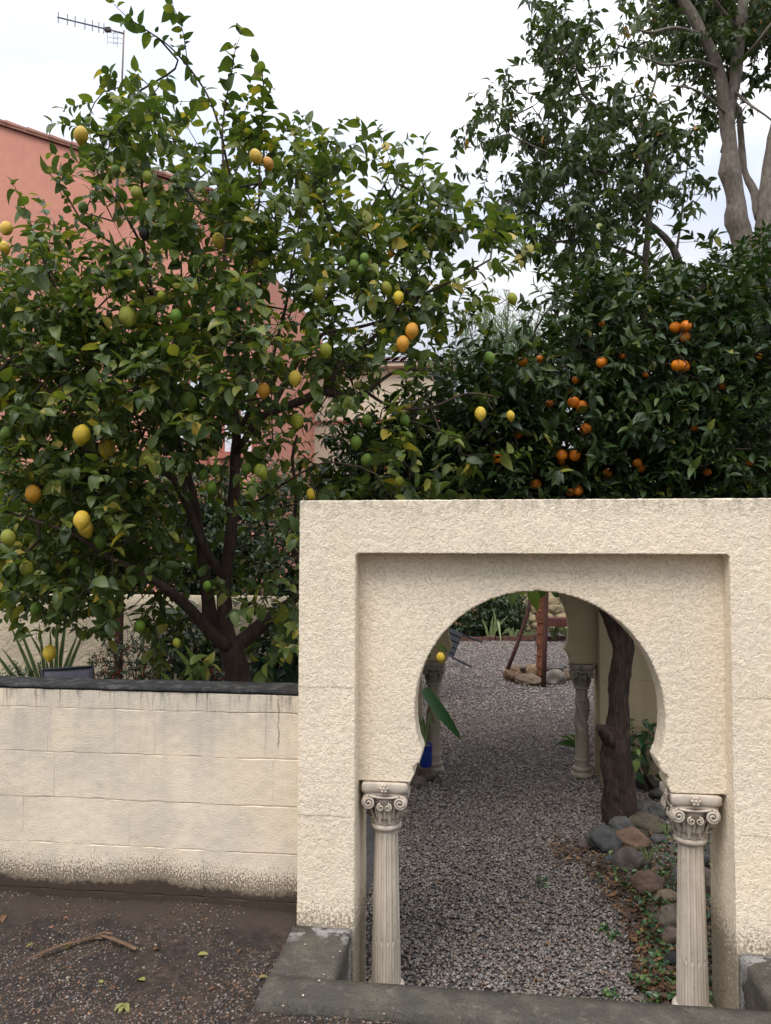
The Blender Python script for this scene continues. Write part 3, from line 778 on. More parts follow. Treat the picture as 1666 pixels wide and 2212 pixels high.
def fruit_mesh(kind, seed):
    bm = bmesh.new(); bmesh.ops.create_icosphere(bm, subdivisions=3, radius=1)
    for v in bm.verts:
        z = v.co.z; q = v.co*2+Vector((seed*5, 0, 0))
        if kind == 'lemon':
            v.co.x *= .90+.03*mnoise.noise(q); v.co.y *= .90+.03*mnoise.noise(q+Vector((3, 0, 0))); v.co *= 1+.05*mnoise.noise(q*1.3)
            if z < -.86: v.co.z -= (-.86-z)*1.7
            if z > .93: v.co.z += (z-.93)*.8
            v.co.z *= 1.08
        else:
            v.co.z *= .96; v.co *= 1+.015*mnoise.noise(q)
    me = bpy.data.meshes.new(kind); bm.to_mesh(me); bm.free(); me.polygons.foreach_set('use_smooth', [True]*len(me.polygons)); return me
FCOL = {'y': (.70, .47, .04), 'o': (.68, .32, .025), 'g': (.12, .21, .015), 'm': (.30, .31, .022), 'k': (.02, .014, .012), 'r': (.98, .27, .015)}
LEMONS = [(175,292,36,'y'),(553,338,32,'y'),(579,353,28,'o'),(250,369,26,'g'),(318,382,26,'m'),(295,417,30,'m'),(180,448,26,'g'),(14,493,32,'y'),(10,535,28,'y'),(472,519,32,'y'),(312,505,27,'k'),(156,592,22,'g'),(276,683,46,'m'),(380,683,32,'g'),
 (738,565,24,'g'),(765,572,25,'g'),(788,558,24,'g'),(783,583,26,'g'),(690,632,34,'m'),(835,622,28,'m'),(861,642,28,'y'),(966,590,28,'g'),(1107,645,26,'m'),(890,714,34,'o'),(870,742,34,'o'),(600,739,26,'m'),(704,757,32,'m'),(638,817,34,'y'),(570,843,33,'o'),
 (408,868,42,'g'),(1058,773,28,'g'),(1038,893,30,'y'),(1103,898,22,'y'),(642,909,34,'m'),(793,908,28,'g'),(875,907,26,'g'),(177,939,44,'y'),(231,968,43,'y'),(769,956,30,'g'),(792,993,28,'g'),(532,1013,26,'g'),(564,1018,34,'m'),(465,1015,26,'g'),(440,1025,24,'g'),
 (456,1053,27,'g'),(72,1066,40,'o'),(16,935,32,'g'),(177,1123,42,'y'),(185,1142,38,'y'),(18,1162,37,'m'),(217,1170,32,'g'),(58,1228,34,'m'),(448,1265,22,'g'),(78,1315,28,'g'),(302,1353,28,'g'),(107,1410,34,'y'),(382,1388,20,'m'),(673,1068,26,'y'),(863,1040,24,'m'),
 (246,1020,26,'g'),(690,415,18,'g'),(845,548,18,'o'),(600,780,22,'g'),(952,1420,22,'y'),(160,1215,26,'g'),(350,640,24,'m')]
ORANGES = [(1129,781,22),(1300,783,25),(1459,707,25),(1482,704,25),(1480,728,23),(1463,789,26),(1478,791,26),(1239,869,26),(1256,878,27),(1265,927,26),(1187,872,18),(1213,983,26),(1242,984,26),(1213,997,16),(1075,990,24),(1090,999,18),(1158,1047,24),(1232,1063,20),
 (1250,1060,22),(1377,1000,20),(1385,1012,18),(1312,1022,20),(1244,821,18),(1166,775,16),(1528,1020,18),(1620,998,18),(838,1013,16),(1345,770,14),(1395,810,14),(1560,835,15),(1500,925,16),(1640,770,14),(1120,940,16),(1300,700,14)]
def put_fruit(root, data, meshes, mat, zf, name, sc=1.0):
    hide = []
    for i, d in enumerate(data):
        Z = zf(i, d); p = at(d[0], d[1], Z); r = d[2]*.5*Z/F*sc
        o = bpy.data.objects.new(name, meshes[i % len(meshes)]); COL.objects.link(o); o.parent = root
        k = d[3] if len(d) > 3 else 'r'; c = FCOL[k]; j = random.uniform(.85, 1.12); o.color = (c[0]*j, c[1]*j*random.uniform(.92, 1.08), c[2], 1)
        if k == 'k': o['label'] = 'shrivelled black lemon'
        elif k == 'g': o['label'] = 'green unripe lemon'
        o.matrix_basis = Matrix.Translation(Vector(p)-root.location) @ Matrix.Rotation(random.uniform(0, 6), 4, 'Z') @ Matrix.Rotation(random.uniform(-.5, .5), 4, 'X') @ Matrix.Scale(r, 4)
        hide.append((d[0], d[1], d[2]*.5, Z))
    return hide
for me_ in (LM := [fruit_mesh('lemon', i) for i in range(4)]): me_.materials.append(M_LEMON)
for me_ in (OM := [fruit_mesh('orange', i) for i in range(2)]): me_.materials.append(M_ORANGE)

def stems(B, P, E, r=.0016):
    for a, b in zip(P, E): B.tube([a, (a+b)/2, b], [r*1.3, r, r*.5], 3, cap=False)

# ---- lemon tree
def lemon_tree():
    rng = np.random.default_rng(5); base = at(520, 1830, 5.0); base[2] = GZ
    root = empty('lemon_tree', tuple(base), 'large lemon tree with yellow and green fruit behind the low block wall', 'tree', None)
    T = 4.95
    data = [
     ([(522,1834,5.0,70),(520,1600,5.0,62),(518,1478,5.0,58),(505,1420,T,54),(495,1385,T,50)],1),
     ([(493,1400,T,44),(487,1335,T-.02,36),(484,1270,4.9,29),(489,1220,4.85,27),(499,1165,4.8,25),(505,1091,4.8,24),(509,990,4.8,22),(512,930,4.8,18),(505,850,4.75,13),(512,760,4.7,11),(502,660,4.65,9),(485,560,4.6,7),(490,470,4.55,5)],1),
     ([(486,1250,4.88,20),(477,1238,4.85,20),(448,1193,4.75,19),(424,1144,4.7,17),(404,1091,4.65,17),(387,1051,4.6,17),(359,1022,4.55,14),(290,994,4.5,11),(225,986,4.4,8),(150,960,4.3,5)],1),
     ([(398,1075,4.66,16),(396,1045,4.75,16),(387,970,4.8,16),(371,888,4.85,14),(367,827,4.9,12),(345,740,4.9,10),(330,640,4.9,8),(312,540,4.85,7),(305,430,4.8,6),(312,351,4.75,5),(324,266,4.7,4),(324,211,4.7,3),(344,187,4.7,2)],1),
     ([(490,1400,5.05,34),(462,1356,5.1,32),(450,1300,5.15,28),(443,1240,5.2,25),(436,1193,5.25,22),(425,1100,5.3,18),(405,1000,5.35,14),(420,900,5.4,11),(440,780,5.4,9),(430,640,5.4,6)],1),
     ([(489,1395,4.9,34),(444,1356,4.8,27),(396,1303,4.65,24),(351,1267,4.5,20),(300,1235,4.4,14),(230,1200,4.3,10),(150,1150,4.2,8),(60,1120,4.15,6),(-40,1090,4.1,4)],1),
     ([(512,1395,5.0,36),(567,1347,5.1,27),(640,1291,5.3,22),(720,1230,5.5,17),(800,1150,5.6,13),(870,1050,5.6,9),(900,960,5.5,6)],1),
     ([(384,1060,4.6,10),(300,1060,4.55,9),(200,1052,4.45,8),(122,1059,4.4,6),(40,1040,4.3,4)],1),
     ([(509,985,4.8,16),(530,950,4.75,16),(560,905,4.7,17),(600,885,4.65,18),(660,862,4.6,19),(700,845,4.6,18),(750,858,4.6,14),(790,845,4.6,9),(860,800,4.6,7),(920,800,4.65,5)],1),
     ([(700,845,4.6,13),(722,810,4.65,11),(755,770,4.7,10),(800,735,4.7,9),(850,690,4.65,8),(910,640,4.6,7),(990,600,4.6,5),(1060,560,4.6,4)],1),
     ([(590,880,4.7,11),(620,820,4.75,11),(660,760,4.8,10),(700,720,4.8,9),(760,710,4.8,8),(830,690,4.75,7),(900,645,4.7,6),(940,600,4.65,5)],1),
     ([(628,1290,5.2,11),(648,1238,5.0,11),(632,1173,4.9,9),(640,1071,4.8,8),(632,990,4.75,7),(642,940,4.7,5)],1),
     ([(511,945,4.8,12),(540,880,4.85,11),(560,790,4.9,10),(555,680,4.9,9),(540,580,4.85,8),(520,470,4.8,7),(490,350,4.75,6),(478,290,4.7,5),(455,219,4.7,5),(422,164,4.7,4),(391,125,4.7,4),(359,94,4.7,3),(324,70,4.7,3),(273,35,4.7,2),(246,8,4.7,1.5)],1),
     ([(405,140,4.7,2.6),(402,109,4.7,2.4),(391,51,4.7,2),(375,16,4.7,1.5),(370,-15,4.7,1)],1),
     ([(490,470,4.55,5),(485,380,4.5,4.5),(480,300,4.5,4),(486,230,4.5,3.5),(500,160,4.5,3),(508,110,4.5,2),(518,80,4.5,1.3)],1),
     ([(520,560,4.7,6),(556,460,4.6,5),(560,400,4.5,4.5),(561,330,4.5,4),(566,250,4.5,3.5),(570,190,4.5,3),(563,140,4.5,1.5)],1),
     ([(371,888,4.85,9),(300,800,4.7,8),(230,720,4.55,7),(150,660,4.45,6),(110,600,4.4,5),(80,520,4.4,3),(50,440,4.4,2),(30,400,4.4,1.5)],1),
     ([(330,640,4.9,7),(280,560,4.7,6),(220,510,4.6,5),(180,480,4.5,4),(130,400,4.5,3),(100,370,4.5,2)],1),
     ([(312,540,4.85,6),(262,450,4.7,5),(215,380,4.6,4),(190,320,4.6,3),(180,270,4.6,2)],1),
     ([(225,986,4.4,8),(160,900,4.3,6),(90,830,4.2,5),(20,780,4.1,4),(-60,740,4.0,3)],1),
     ([(660,760,4.8,8),(700,660,4.8,6),(740,560,4.75,5),(790,470,4.7,4),(830,400,4.7,3),(850,350,4.7,2)],1),
     ([(850,690,4.65,6),(890,600,4.6,5),(905,520,4.6,4),(925,440,4.6,3),(905,380,4.6,2)],1),
     ([(600,885,4.65,8),(590,780,4.5,7),(620,650,4.45,6),(640,520,4.45,4),(660,420,4.45,3)],1),
     ([(505,1091,4.8,9),(560,1080,4.6,6),(620,1040,4.4,5),(700,1000,4.3,4),(780,1010,4.2,3)],1),
     ([(790,845,4.6,8),(850,880,4.5,6),(930,880,4.4,5),(1010,850,4.4,4),(1080,860,4.4,3)],1),
    ]
    limbs = limb_list(root, data, M_BARK, sides=10)
    rows = ["000000000000000","000000000000000","000221110000000","014643310000000","013544545122000","222566777556110","333556777785562",
            "777755666777331","999977666667310","999988755755200","999988765422220","999987743433440","999977643555540","999977554565410","999987450000000","999987560000000","555665660000000","110231240000000"]
    rows = [r[:15].ljust(15, '0') for r in rows]
    def zf(px, py, u):
        # rounded crown: nearest in the middle, deeper at its rim
        e = np.clip(((px-430)/800)**2+((py-820)/800)**2, 0, 1); front = 3.85+.75*e; back = 5.75-.35*e
        return front+(back-front)*u**1.25
    tg = clustered(grid_points(rows, 0, 0, 80, 2050, zf, rng, 1.5), rng, .5, 240, .06)
    left = grid_points(["8888888888"]*1+["9999999999"]*5, -420, 560, 42, 160, lambda a, b, u: 4.1+1.6*u, rng)
    tg = np.concatenate([tg, left]); tg = tg[tg[:, 2] > .35]
    keep = ~((tg[:, 1] < .45) & (tg[:, 2] < 1.95)); tg = tg[keep]
    qx, qy, qz = project(tg); tr_ = (qx > 425) & (qx < 570) & (qy > 950) & (qy < 1480) & (qz < 5.05); tr_ |= (qx > 330) & (qx < 480) & (qy > 1000) & (qy < 1400) & (qz < 4.75)
    tg = tg[~(tr_ & (rng.uniform(0, 1, len(tg)) < .88))]
    B, D = grow(limbs, tg, rng, step=.10, jit=.05, r0=.0017)
    hide = put_fruit(root, LEMONS, LM, M_LEMON, lambda i, d: {177: 3.95, 18: 3.9, 952: 4.3}.get(d[0], 3.95+.5*(((d[0]-430)/800)**2+((d[1]-820)/800)**2)+random.uniform(-.02, .18)+max(0, (34-d[2])*.012)), 'lemon', .93)
    pos, Y, N, sz, E = shoots(tg, D, 9, .17, .086, rng, up=.35, spread=.85, droop=.18)
    stems(B, tg, E)
    # strands at the top of the crown: leaves set straight on the young stems
    ex = []
    for k in (2, 12, 13, 14, 15, 3, 16, 17, 18, 20, 21, 22):
        Q, r = limbs[k]; m = len(Q); s = 0.5 if k in (12,) else (.55 if k in (14, 15, 20, 21) else .65)
        if k == 13: s = .05
        for i in range(int(m*s), m):
            for _ in range(2 if k in (14, 15) else 1): ex.append((Q[i], nrm(np.asarray(Q[min(i+1, m-1)])-np.asarray(Q[i-1]))))
    EP = np.array([e[0] for e in ex]); ED = np.array([e[1] for e in ex])
    p2, y2, n2, s2, e2 = shoots(EP, ED, 2, .05, .090, rng, up=.1, spread=.95, droop=.1, face_up=.5)
    pos = np.concatenate([pos, p2]); Y = np.concatenate([Y, y2]); N = np.concatenate([N, n2]); sz = np.concatenate([sz, s2])
    # leaves hanging just behind the front arch
    hp = [((905,1385,4.3),(929,1425,4.3)),((900,1400,4.3),(880,1450,4.3)),((946,1395,4.32),(966,1408,4.3)),((925,1395,4.3),(940,1440,4.26)),((1155,1268,3.75),(1150,1325,3.78)),((1172,1262,3.8),(1168,1300,3.82)),
          ((1120,1268,3.9),(1100,1312,3.9)),((1080,1262,4.0),(1060,1300,4.0)),((1190,1270,4.0),(1212,1290,4.0)),((1040,1270,4.1),(1010,1310,4.1)),((1000,1300,4.2),(975,1330,4.2)),((1140,1262,4.1),(1125,1290,4.1))]
    hp_p = np.array([at(*a) for a, b in hp]); hp_q = np.array([at(*b) for a, b in hp]); d = hp_q-hp_p
    pos = np.concatenate([pos, hp_p]); Y = np.concatenate([Y, nrm(d)]); N = np.concatenate([N, nrm(np.tile([-.2, -1, .5], (len(hp), 1))+rng.normal(0, .3, (len(hp), 3)))]); sz = np.concatenate([sz, np.linalg.norm(d, axis=1)])
    B.tube([at(850,1330,4.5), at(880,1350,4.4), at(915,1370,4.33), at(925,1395,4.3), at(948,1400,4.3), at(952,1412,4.3)], [.004, .0035, .003, .002, .002, .002], 5)
    B.tube([at(1020,1240,4.2), at(1100,1255,4.0), at(1160,1250,3.85), at(1200,1262,3.95)], [.004, .003, .003, .002], 5)
    px, py, Z = project(pos); inner = np.clip((Z-4.1)/1.2, 0, 1)
    rnd = np.clip(rng.beta(2.0, 2.6, len(pos)), 0, 1); yel = rng.uniform(0, 1, len(pos)) < .035; rnd[yel] = rng.uniform(.86, 1.0, yel.sum())
    bad = (pos[:, 1] < .36) & (pos[:, 2] < 1.82) & (pos[:, 0] > -.9); bad |= (pos[:, 1] < .34) & (pos[:, 2] < 1.0); bad |= pos[:, 2] < GZ+.05; ok = ~bad
    make_foliage(root, T_LEMON, M_LEMONLEAF, pos[ok], Y[ok], N[ok], sz[ok], rnd[ok], 300, rng, hide)
    tag(B.link('twigs', M_TWIG, root, smooth=True), kind='stuff')
lemon_tree()

# ---- orange tree
def orange_tree():
    rng = np.random.default_rng(8); base = at(1338, 1785, 5.32); base[2] = GZ
    root = empty('orange_tree', tuple(base), 'dense dark orange tree with a leaning dark trunk seen through the arch', 'tree')
    data = [
     ([(1338,1800,5.40,76),(1338,1779,5.40,72),(1338,1734,5.40,67),(1333,1659,5.40,64),(1332,1600,5.40,60),(1337,1547,5.42,45),(1340,1472,5.45,42),(1347,1400,5.48,45),(1334,1365,5.5,43),(1320,1330,5.5,38),(1308,1290,5.5,34),(1300,1200,5.5,30),(1310,1100,5.5,26)],1),
     ([(1330,1610,5.38,40),(1312,1588,5.36,34),(1300,1575,5.35,22),(1293,1572,5.34,16)],1),
     ([(1308,1260,5.5,28),(1260,1180,5.5,22),(1200,1090,5.5,18),(1130,1000,5.5,14),(1060,930,5.45,10),(980,880,5.4,7),(900,850,5.4,4)],1),
     ([(1310,1120,5.5,24),(1290,1020,5.55,18),(1270,900,5.6,14),(1260,780,5.6,10),(1250,680,5.6,6)],1),
     ([(1310,1110,5.5,24),(1380,1000,5.5,18),(1440,900,5.5,14),(1480,780,5.5,10),(1500,640,5.5,6)],1),
     ([(1306,1180,5.5,26),(1400,1120,5.45,18),(1520,1030,5.4,14),(1620,900,5.4,10),(1680,760,5.4,7),(1720,620,5.4,5)],1),
     ([(1270,900,5.6,9),(1200,820,5.3,7),(1150,740,5.2,5),(1190,660,5.2,3)],1),
     ([(1480,780,5.5,8),(1400,700,5.2,6),(1350,630,5.2,4)],1),
     ([(1200,1090,5.5,14),(1100,1060,5.2,10),(980,1030,5.1,7),(860,1000,5.1,5),(780,960,5.1,3)],1),
    ]
    limbs = limb_list(root, data[:1], M_DARKBARK, step=.014, sides=36, wob=.30)+limb_list(root, data[1:], M_DARKBARK, first='branch')
    rows = ["000000232127","000001787789","000003799999","000368999999","123899999999","589999999999","589999999999","489999999999"]
    def zf(px, py, u):
        e = np.clip(((px-1400)/700)**2+((py-900)/520)**2, 0, 1); front = 4.75+.5*e; back = 6.4-.4*e; return front+(back+.55-front)*u**1.25
    tg = clustered(grid_points(rows, 720, 520, 80, 4200, zf, rng, 1.35), rng, .35, 420, .06)
    r2 = grid_points(["9999"]*7, 1680, 560, 90, 300, lambda a, b, u: 4.9+1.3*u, rng)
    low = grid_points(["44444444"]*1, 1000, 1090, 80, 160, lambda a, b, u: 4.9+1.3*u, rng)
    tg = np.concatenate([tg, r2, low]); tg = tg[tg[:, 2] > 1.45]
    B, D = grow(limbs, tg, rng, step=.12, jit=.05, r0=.0017)
    hide = put_fruit(root, ORANGES, OM, M_ORANGE, lambda i, d: 4.85+.4*(((d[0]-1400)/700)**2+((d[1]-900)/520)**2)+random.uniform(0, .1)+max(0, (24-d[2])*.02), 'orange')
    pos, Y, N, sz, E = shoots(tg, D, 9, .12, .092, rng, up=.55, spread=.75, droop=.05, face_up=.7)
    stems(B, tg, E)
    rnd = rng.beta(2, 2.6, len(pos)); y = rng.uniform(0, 1, len(pos)) < .012; rnd[y] = 1
    make_foliage(root, T_ORANGE, M_ORANGELEAF, pos, Y, N, sz, rnd, 300, rng, hide)
    tag(B.link('twigs', M_TWIG, root, smooth=True), kind='stuff')
orange_tree()

# ---- slender tree and tall pale-trunked tree beyond
def far_trees():
    rng = np.random.default_rng(3); Zs = 9.0
    base = at(1394, 1000, Zs); base[2] = GZ
    root = empty('slender_tree', tuple(base), 'thin-trunked tree with drooping dark leaves rising behind the orange tree', 'tree')
    w = lambda L, Z, sc=1: ([(a, b, Z+dz, r) for a, b, r, dz in L], sc)
    data = [
     w([(1380,1500,18,0),(1388,1000,17,0),(1394,610,15,0),(1400,496,13,0),(1402,381,12,0),(1385,317,11,0),(1358,271,9,-.1),(1305,244,8,-.2),(1259,202,6,-.3),(1244,153,4,-.3),(1215,110,3,-.3)], Zs),
     w([(1490,1000,24,0),(1478,620,21,0),(1469,576,19,0),(1453,534,17,0),(1415,492,13,0),(1366,458,9,.1),(1310,420,7,.2),(1250,380,5,.3)], Zs),
     w([(1462,540,6,0),(1472,470,5,0),(1480,400,4,0),(1490,320,3,0)], Zs),
     w([(1385,317,7,0),(1400,230,5,.2),(1420,150,4,.3),(1400,90,3,.4)], Zs),
     w([(1394,560,8,0),(1320,530,7,-.2),(1236,519,6,-.3),(1194,523,5,-.4),(1163,500,4,-.5),(1115,490,3,-.5),(1060,440,2,-.5)], Zs),
     w([(1402,400,7,0),(1330,380,6,-.2),(1240,350,5,-.4),(1160,320,4,-.5),(1100,290,3,-.5)], Zs),
     w([(1375,560,6,.1),(1375,477,5,.1),(1375,400,4,.1),(1340,320,3,.1)], Zs),
     w([(1400,440,6,0),(1460,370,5,.2),(1510,300,3,.3)], Zs),
     w([(1240,560,6,-.3),(1238,480,5,-.3),(1220,420,4,-.4),(1190,300,3,-.5),(1150,230,2,-.5)], Zs)]
    limbs = limb_list(root, data, M_GREYBARK, step=.12, sides=8)
    rows = ["0002300","0673310","0372541","2735662","5737873","2677882","3767631","0377731","0256520"]
    rows = ["0173210","0386410","0474431","4635652","6867874","3678873","5676641","1277631","0156420"]
    tg = clustered(grid_points(rows, 1040, 10, 70, 640, lambda a, b, u: Zs-.9+1.8*u, rng, 1.8), rng, .92, 92, .10)
    B, D = grow(limbs, tg, rng, step=.16, jit=.06, r0=.0026, expo=.40)
    pos, Y, N, sz, E = shoots(tg, D, 9, .22, .125, rng, up=.1, spread=.8, droop=.65, face_up=.5); stems(B, tg, E, .0022)
    rnd = rng.beta(2, 2.5, len(pos)); y = rng.uniform(0, 1, len(pos)) < .006; rnd[y] = 1
    make_foliage(root, T_DROOP, M_TALLLEAF, pos, Y, N, sz, rnd, 250, rng)
    tag(B.link('twigs', M_GREYBARK, root, smooth=True), kind='stuff')

    Zt = 9.8; base = at(1630, 1000, Zt); base[2] = GZ
    root = empty('tall_tree', tuple(base), 'tall tree with thick pale grey forked trunks at the right edge', 'tree')
    data = [
     w([(1650,1500,70,0),(1635,1000,60,0),(1620,620,52,0),(1614,565,50,0),(1603,515,46,0),(1593,478,50,0),(1590,440,37,0),(1586,405,38,0),(1576,368,46,0),(1576,325,31,0),(1572,267,32,0),(1564,210,27,0),(1553,153,24,0),(1536,110,24,0),(1518,76,24,0),(1494,30,23,0),(1476,0,22,0),(1440,-80,18,0)], Zt),
     w([(1573,262,22,.02),(1581,214,24,.05),(1591,153,25,.1),(1598,76,24,.1),(1606,0,22,.1),(1615,-100,18,.1)], Zt),
     w([(1560,330,10,.5),(1592,229,12,.3),(1600,280,13,.3),(1604,343,14,.3),(1612,380,14,.25),(1625,405,17,.2),(1640,445,26,.1),(1646,470,32,0)], Zt),
     w([(1670,1000,46,-.1),(1655,620,42,-.1),(1648,553,38,-.1),(1652,458,34,-.1),(1656,400,28,-.1),(1666,324,24,-.1),(1684,230,22,-.1),(1700,100,18,-.1),(1712,-20,15,-.1)], Zt),
     w([(1555,150,9,0),(1500,130,7,-.3),(1440,140,5,-.5),(1380,120,4,-.6)], Zt),
     w([(1518,76,9,0),(1460,60,7,-.4),(1400,70,5,-.6),(1350,50,3,-.7)], Zt),
     w([(1590,60,10,0),(1550,10,8,-.3),(1520,-40,5,-.5)], Zt),
     w([(1595,140,9,0),(1630,100,7,-.4),(1660,60,6,-.6),(1700,10,4,-.7)], Zt),
     w([(1572,250,7,0),(1530,210,5,-.3),(1490,190,4,-.5),(1450,185,3,-.6)], Zt),
     w([(1590,200,7,0),(1625,230,5,-.3),(1655,250,4,-.4),(1690,280,3,-.4)], Zt)]
    limbs = limb_list(root, data, M_PALEBARK, step=.09, sides=14, wob=.25)
    rows = ["0168877777","0267766677","0155544455","0015542244","0001300234","0000000023","0000000013","0000000001"]
    tg = clustered(grid_points(rows, 1290, -60, 62, 900, lambda a, b, u: Zt-.35+1.9*u, rng, 1.4), rng, .9, 110, .11)
    B, D = grow(limbs, tg, rng, step=.16, jit=.06, r0=.0026, expo=.40)
    pos, Y, N, sz, E = shoots(tg, D, 9, .22, .13, rng, up=.1, spread=.8, droop=.6, face_up=.5); stems(B, tg, E, .0022)
    rnd = rng.beta(2, 2.5, len(pos)); y = rng.uniform(0, 1, len(pos)) < .012; rnd[y] = 1
    make_foliage(root, T_DROOP, M_TALLLEAF, pos, Y, N, sz, rnd, 250, rng)
    tag(B.link('twigs', M_GREYBARK, root, smooth=True), kind='stuff')

    # feathery tree far off
    Zp = 24.0; base = at(1090, 1000, Zp); base[2] = GZ
    root = empty('pepper_tree', tuple(base), 'distant pale green tree with fine hanging foliage between the lemon and orange trees', 'tree')
    data = [w([(1085,1215,24,0),(1088,1000,18,0),(1090,850,12,0),(1094,740,6,0),(1098,670,3,0),(1100,625,1.5,0)], Zp),
            w([(1088,900,10,0),(1050,800,7,0),(1020,730,4,0),(1010,690,2,0)], Zp), w([(1088,860,9,0),(1130,780,6,0),(1160,700,3,0),(1170,650,2,0)], Zp)]
    limbs = limb_list(root, data, M_GREYBARK, step=.3, sides=6)
    rows = ["00130010","02563231","05786553","37888866","58888888","88888888","88888888"]
    tg = grid_points(rows, 985, 620, 26, 300, lambda a, b, u: Zp-1+2*u, rng, 1.2)
    B, D = grow(limbs, tg, rng, step=.4, jit=.05, r0=.005, expo=.35)
    pos, Y, N, sz, E = shoots(tg, D, 12, .7, .34, rng, up=-.9, spread=.45, droop=.8, face_up=.3)
    make_foliage(root, T_NEEDLE, M_PALELEAF, pos, Y, N, sz, rng.uniform(0, 1, len(pos)), 0, rng)
    tag(B.link('twigs', M_GREYBARK, root, smooth=True), kind='stuff')
far_trees()

# ---- shrubs: crown of small shoots over a few stems
def shrub(name, label, cat, cx, cy, rx, ry, Z, dz, n, size, mat, tp, K=8, bare=.0, seed=1, rnd_hi=None, up=.4, berries=0):
    rng = np.random.default_rng(seed); base = at(cx, cy, Z); base[2] = GZ
    root = empty(name, tuple(base), label, cat)
    u = nrm(rng.normal(0, 1, (n, 3)))*(rng.uniform(.25, 1, n)**.5)[:, None]
    tg = np.array([at(cx+a*rx, cy+b*ry, Z+c*dz) for a, b, c in u]); tg = tg[tg[:, 2] > GZ+.05]
    top = at(cx, cy, Z); limbs = []; B0 = MB()
    for k in range(4):
        e = at(cx+rng.uniform(-.5, .5)*rx, cy-rng.uniform(0, .5)*ry, Z); P, r = smooth_path([base+np.array([.03*k, 0, 0]), (base+e)/2+rng.normal(0, .04, 3), e], [.015, .011, .005], .1); limbs.append((P, r)); B0.tube(P, r, 6)
    link('stem', B0.mesh('stem', True), M_TWIG, root)
    B, D = grow(limbs, tg, rng, step=.15, jit=.04, r0=.0016)
    out = nrm(tg-top); pos, Y, N, sz, E = shoots(tg, out, K, size*1.8, size, rng, up=up, spread=.9); stems(B, tg, E, .0012)
    rnd = rng.beta(2, 2.5, len(pos))
    make_foliage(root, tp, mat, pos, Y, N, sz, rnd, 0, rng); tag(B.link('twigs', M_TWIG, root), kind='stuff')
    if berries:
        ico = bmesh.new(); bmesh.ops.create_icosphere(ico, subdivisions=1, radius=1); bv = np.array([v.co[:] for v in ico.verts]); bf = np.array([[v.index for v in f.verts] for f in ico.faces]); ico.free()
        c = tg[rng.integers(0, len(tg), berries)]+rng.normal(0, .03, (berries, 3)); V = (c[:, None]+bv[None]*.007).reshape(-1, 3); Tn = (bf[None]+(np.arange(berries)*len(bv))[:, None, None]).reshape(-1, 3)
        o = link('berries', big_mesh('berries', V, None, Tn, smooth=True), M_BERRY, root); tag(o, kind='stuff')
    return root
M_BERRY = simple('red_berry', (.35, .02, .015), .35, .2)
shrub('hedge_shrub', 'dark green bush behind the garden wall at the far left', 'shrub', 60, 1190, 250, 185, 8.6, .8, 1500, .085, M_SHRUBLEAF, T_SMALL, seed=21)
shrub('hedge_shrub', 'dark green bush behind the garden wall, left of the lemon tree trunk', 'shrub', 330, 1190, 250, 185, 8.8, .8, 1500, .085, M_SHRUBLEAF, T_SMALL, seed=22)
shrub('hedge_shrub', 'dark green bush behind the garden wall, directly behind the lemon tree trunk', 'shrub', 590, 1190, 250, 185, 8.9, .8, 1500, .085, M_SHRUBLEAF, T_SMALL, seed=23)
shrub('hedge_shrub', 'dark bush behind the first lemon trunk near the gateway corner', 'shrub', 800, 1150, 160, 150, 9.2, .7, 600, .085, M_SHRUBLEAF, T_SMALL, seed=24)
shrub('added_evergreen', 'dark evergreen added behind the orange tree at the right edge', 'shrub', 1640, 880, 190, 210, 7.9, .7, 900, .10, M_SHRUBLEAF, T_SMALL, seed=60)  # added to darken the bright gaps in the orange crown
shrub('berry_shrub', 'fine-leaved shrub with red berries against the cream wall, left of the lemon tree trunk', 'shrub', 280, 1440, 85, 62, 6.3, .3, 300, .028, M_SHRUBLEAF, T_SMALL, seed=31, berries=260)
shrub('berry_shrub', 'small red-berried shrub just left of the lemon tree trunk', 'shrub', 455, 1470, 36, 34, 6.2, .2, 90, .03, M_SHRUBLEAF, T_SMALL, seed=32, berries=120)
shrub('broad_shrub', 'dark leafy shrub filling the corner between the lemon trunk and the gateway', 'shrub', 605, 1420, 62, 80, 6.4, .25, 170, .085, M_SHRUBLEAF, T_LEMON, K=5, seed=71)
shrub('broad_shrub', 'dark leafy shrub immediately left of the lemon trunk in front of the cream wall', 'shrub', 405, 1400, 75, 75, 6.6, .25, 230, .065, M_SHRUBLEAF, T_LEMON, K=5, seed=72)
shrub('low_shrub', 'small dark bush under the sword-leaved plant at the left edge', 'shrub', 60, 1480, 90, 34, 6.45, .15, 140, .04, M_SHRUBLEAF, T_SMALL, seed=33)
shrub('far_shrub', 'dense dark bush at the far end of the gravel garden, left in the arch', 'shrub', 1010, 1325, 90, 62, 16.6, .6, 500, .11, M_SHRUBLEAF, T_SMALL, seed=41)
shrub('far_shrub', 'dark bush by the stone wall beyond the rusty post', 'shrub', 1085, 1320, 50, 60, 16.8, .6, 260, .11, M_SHRUBLEAF, T_SMALL, seed=42)

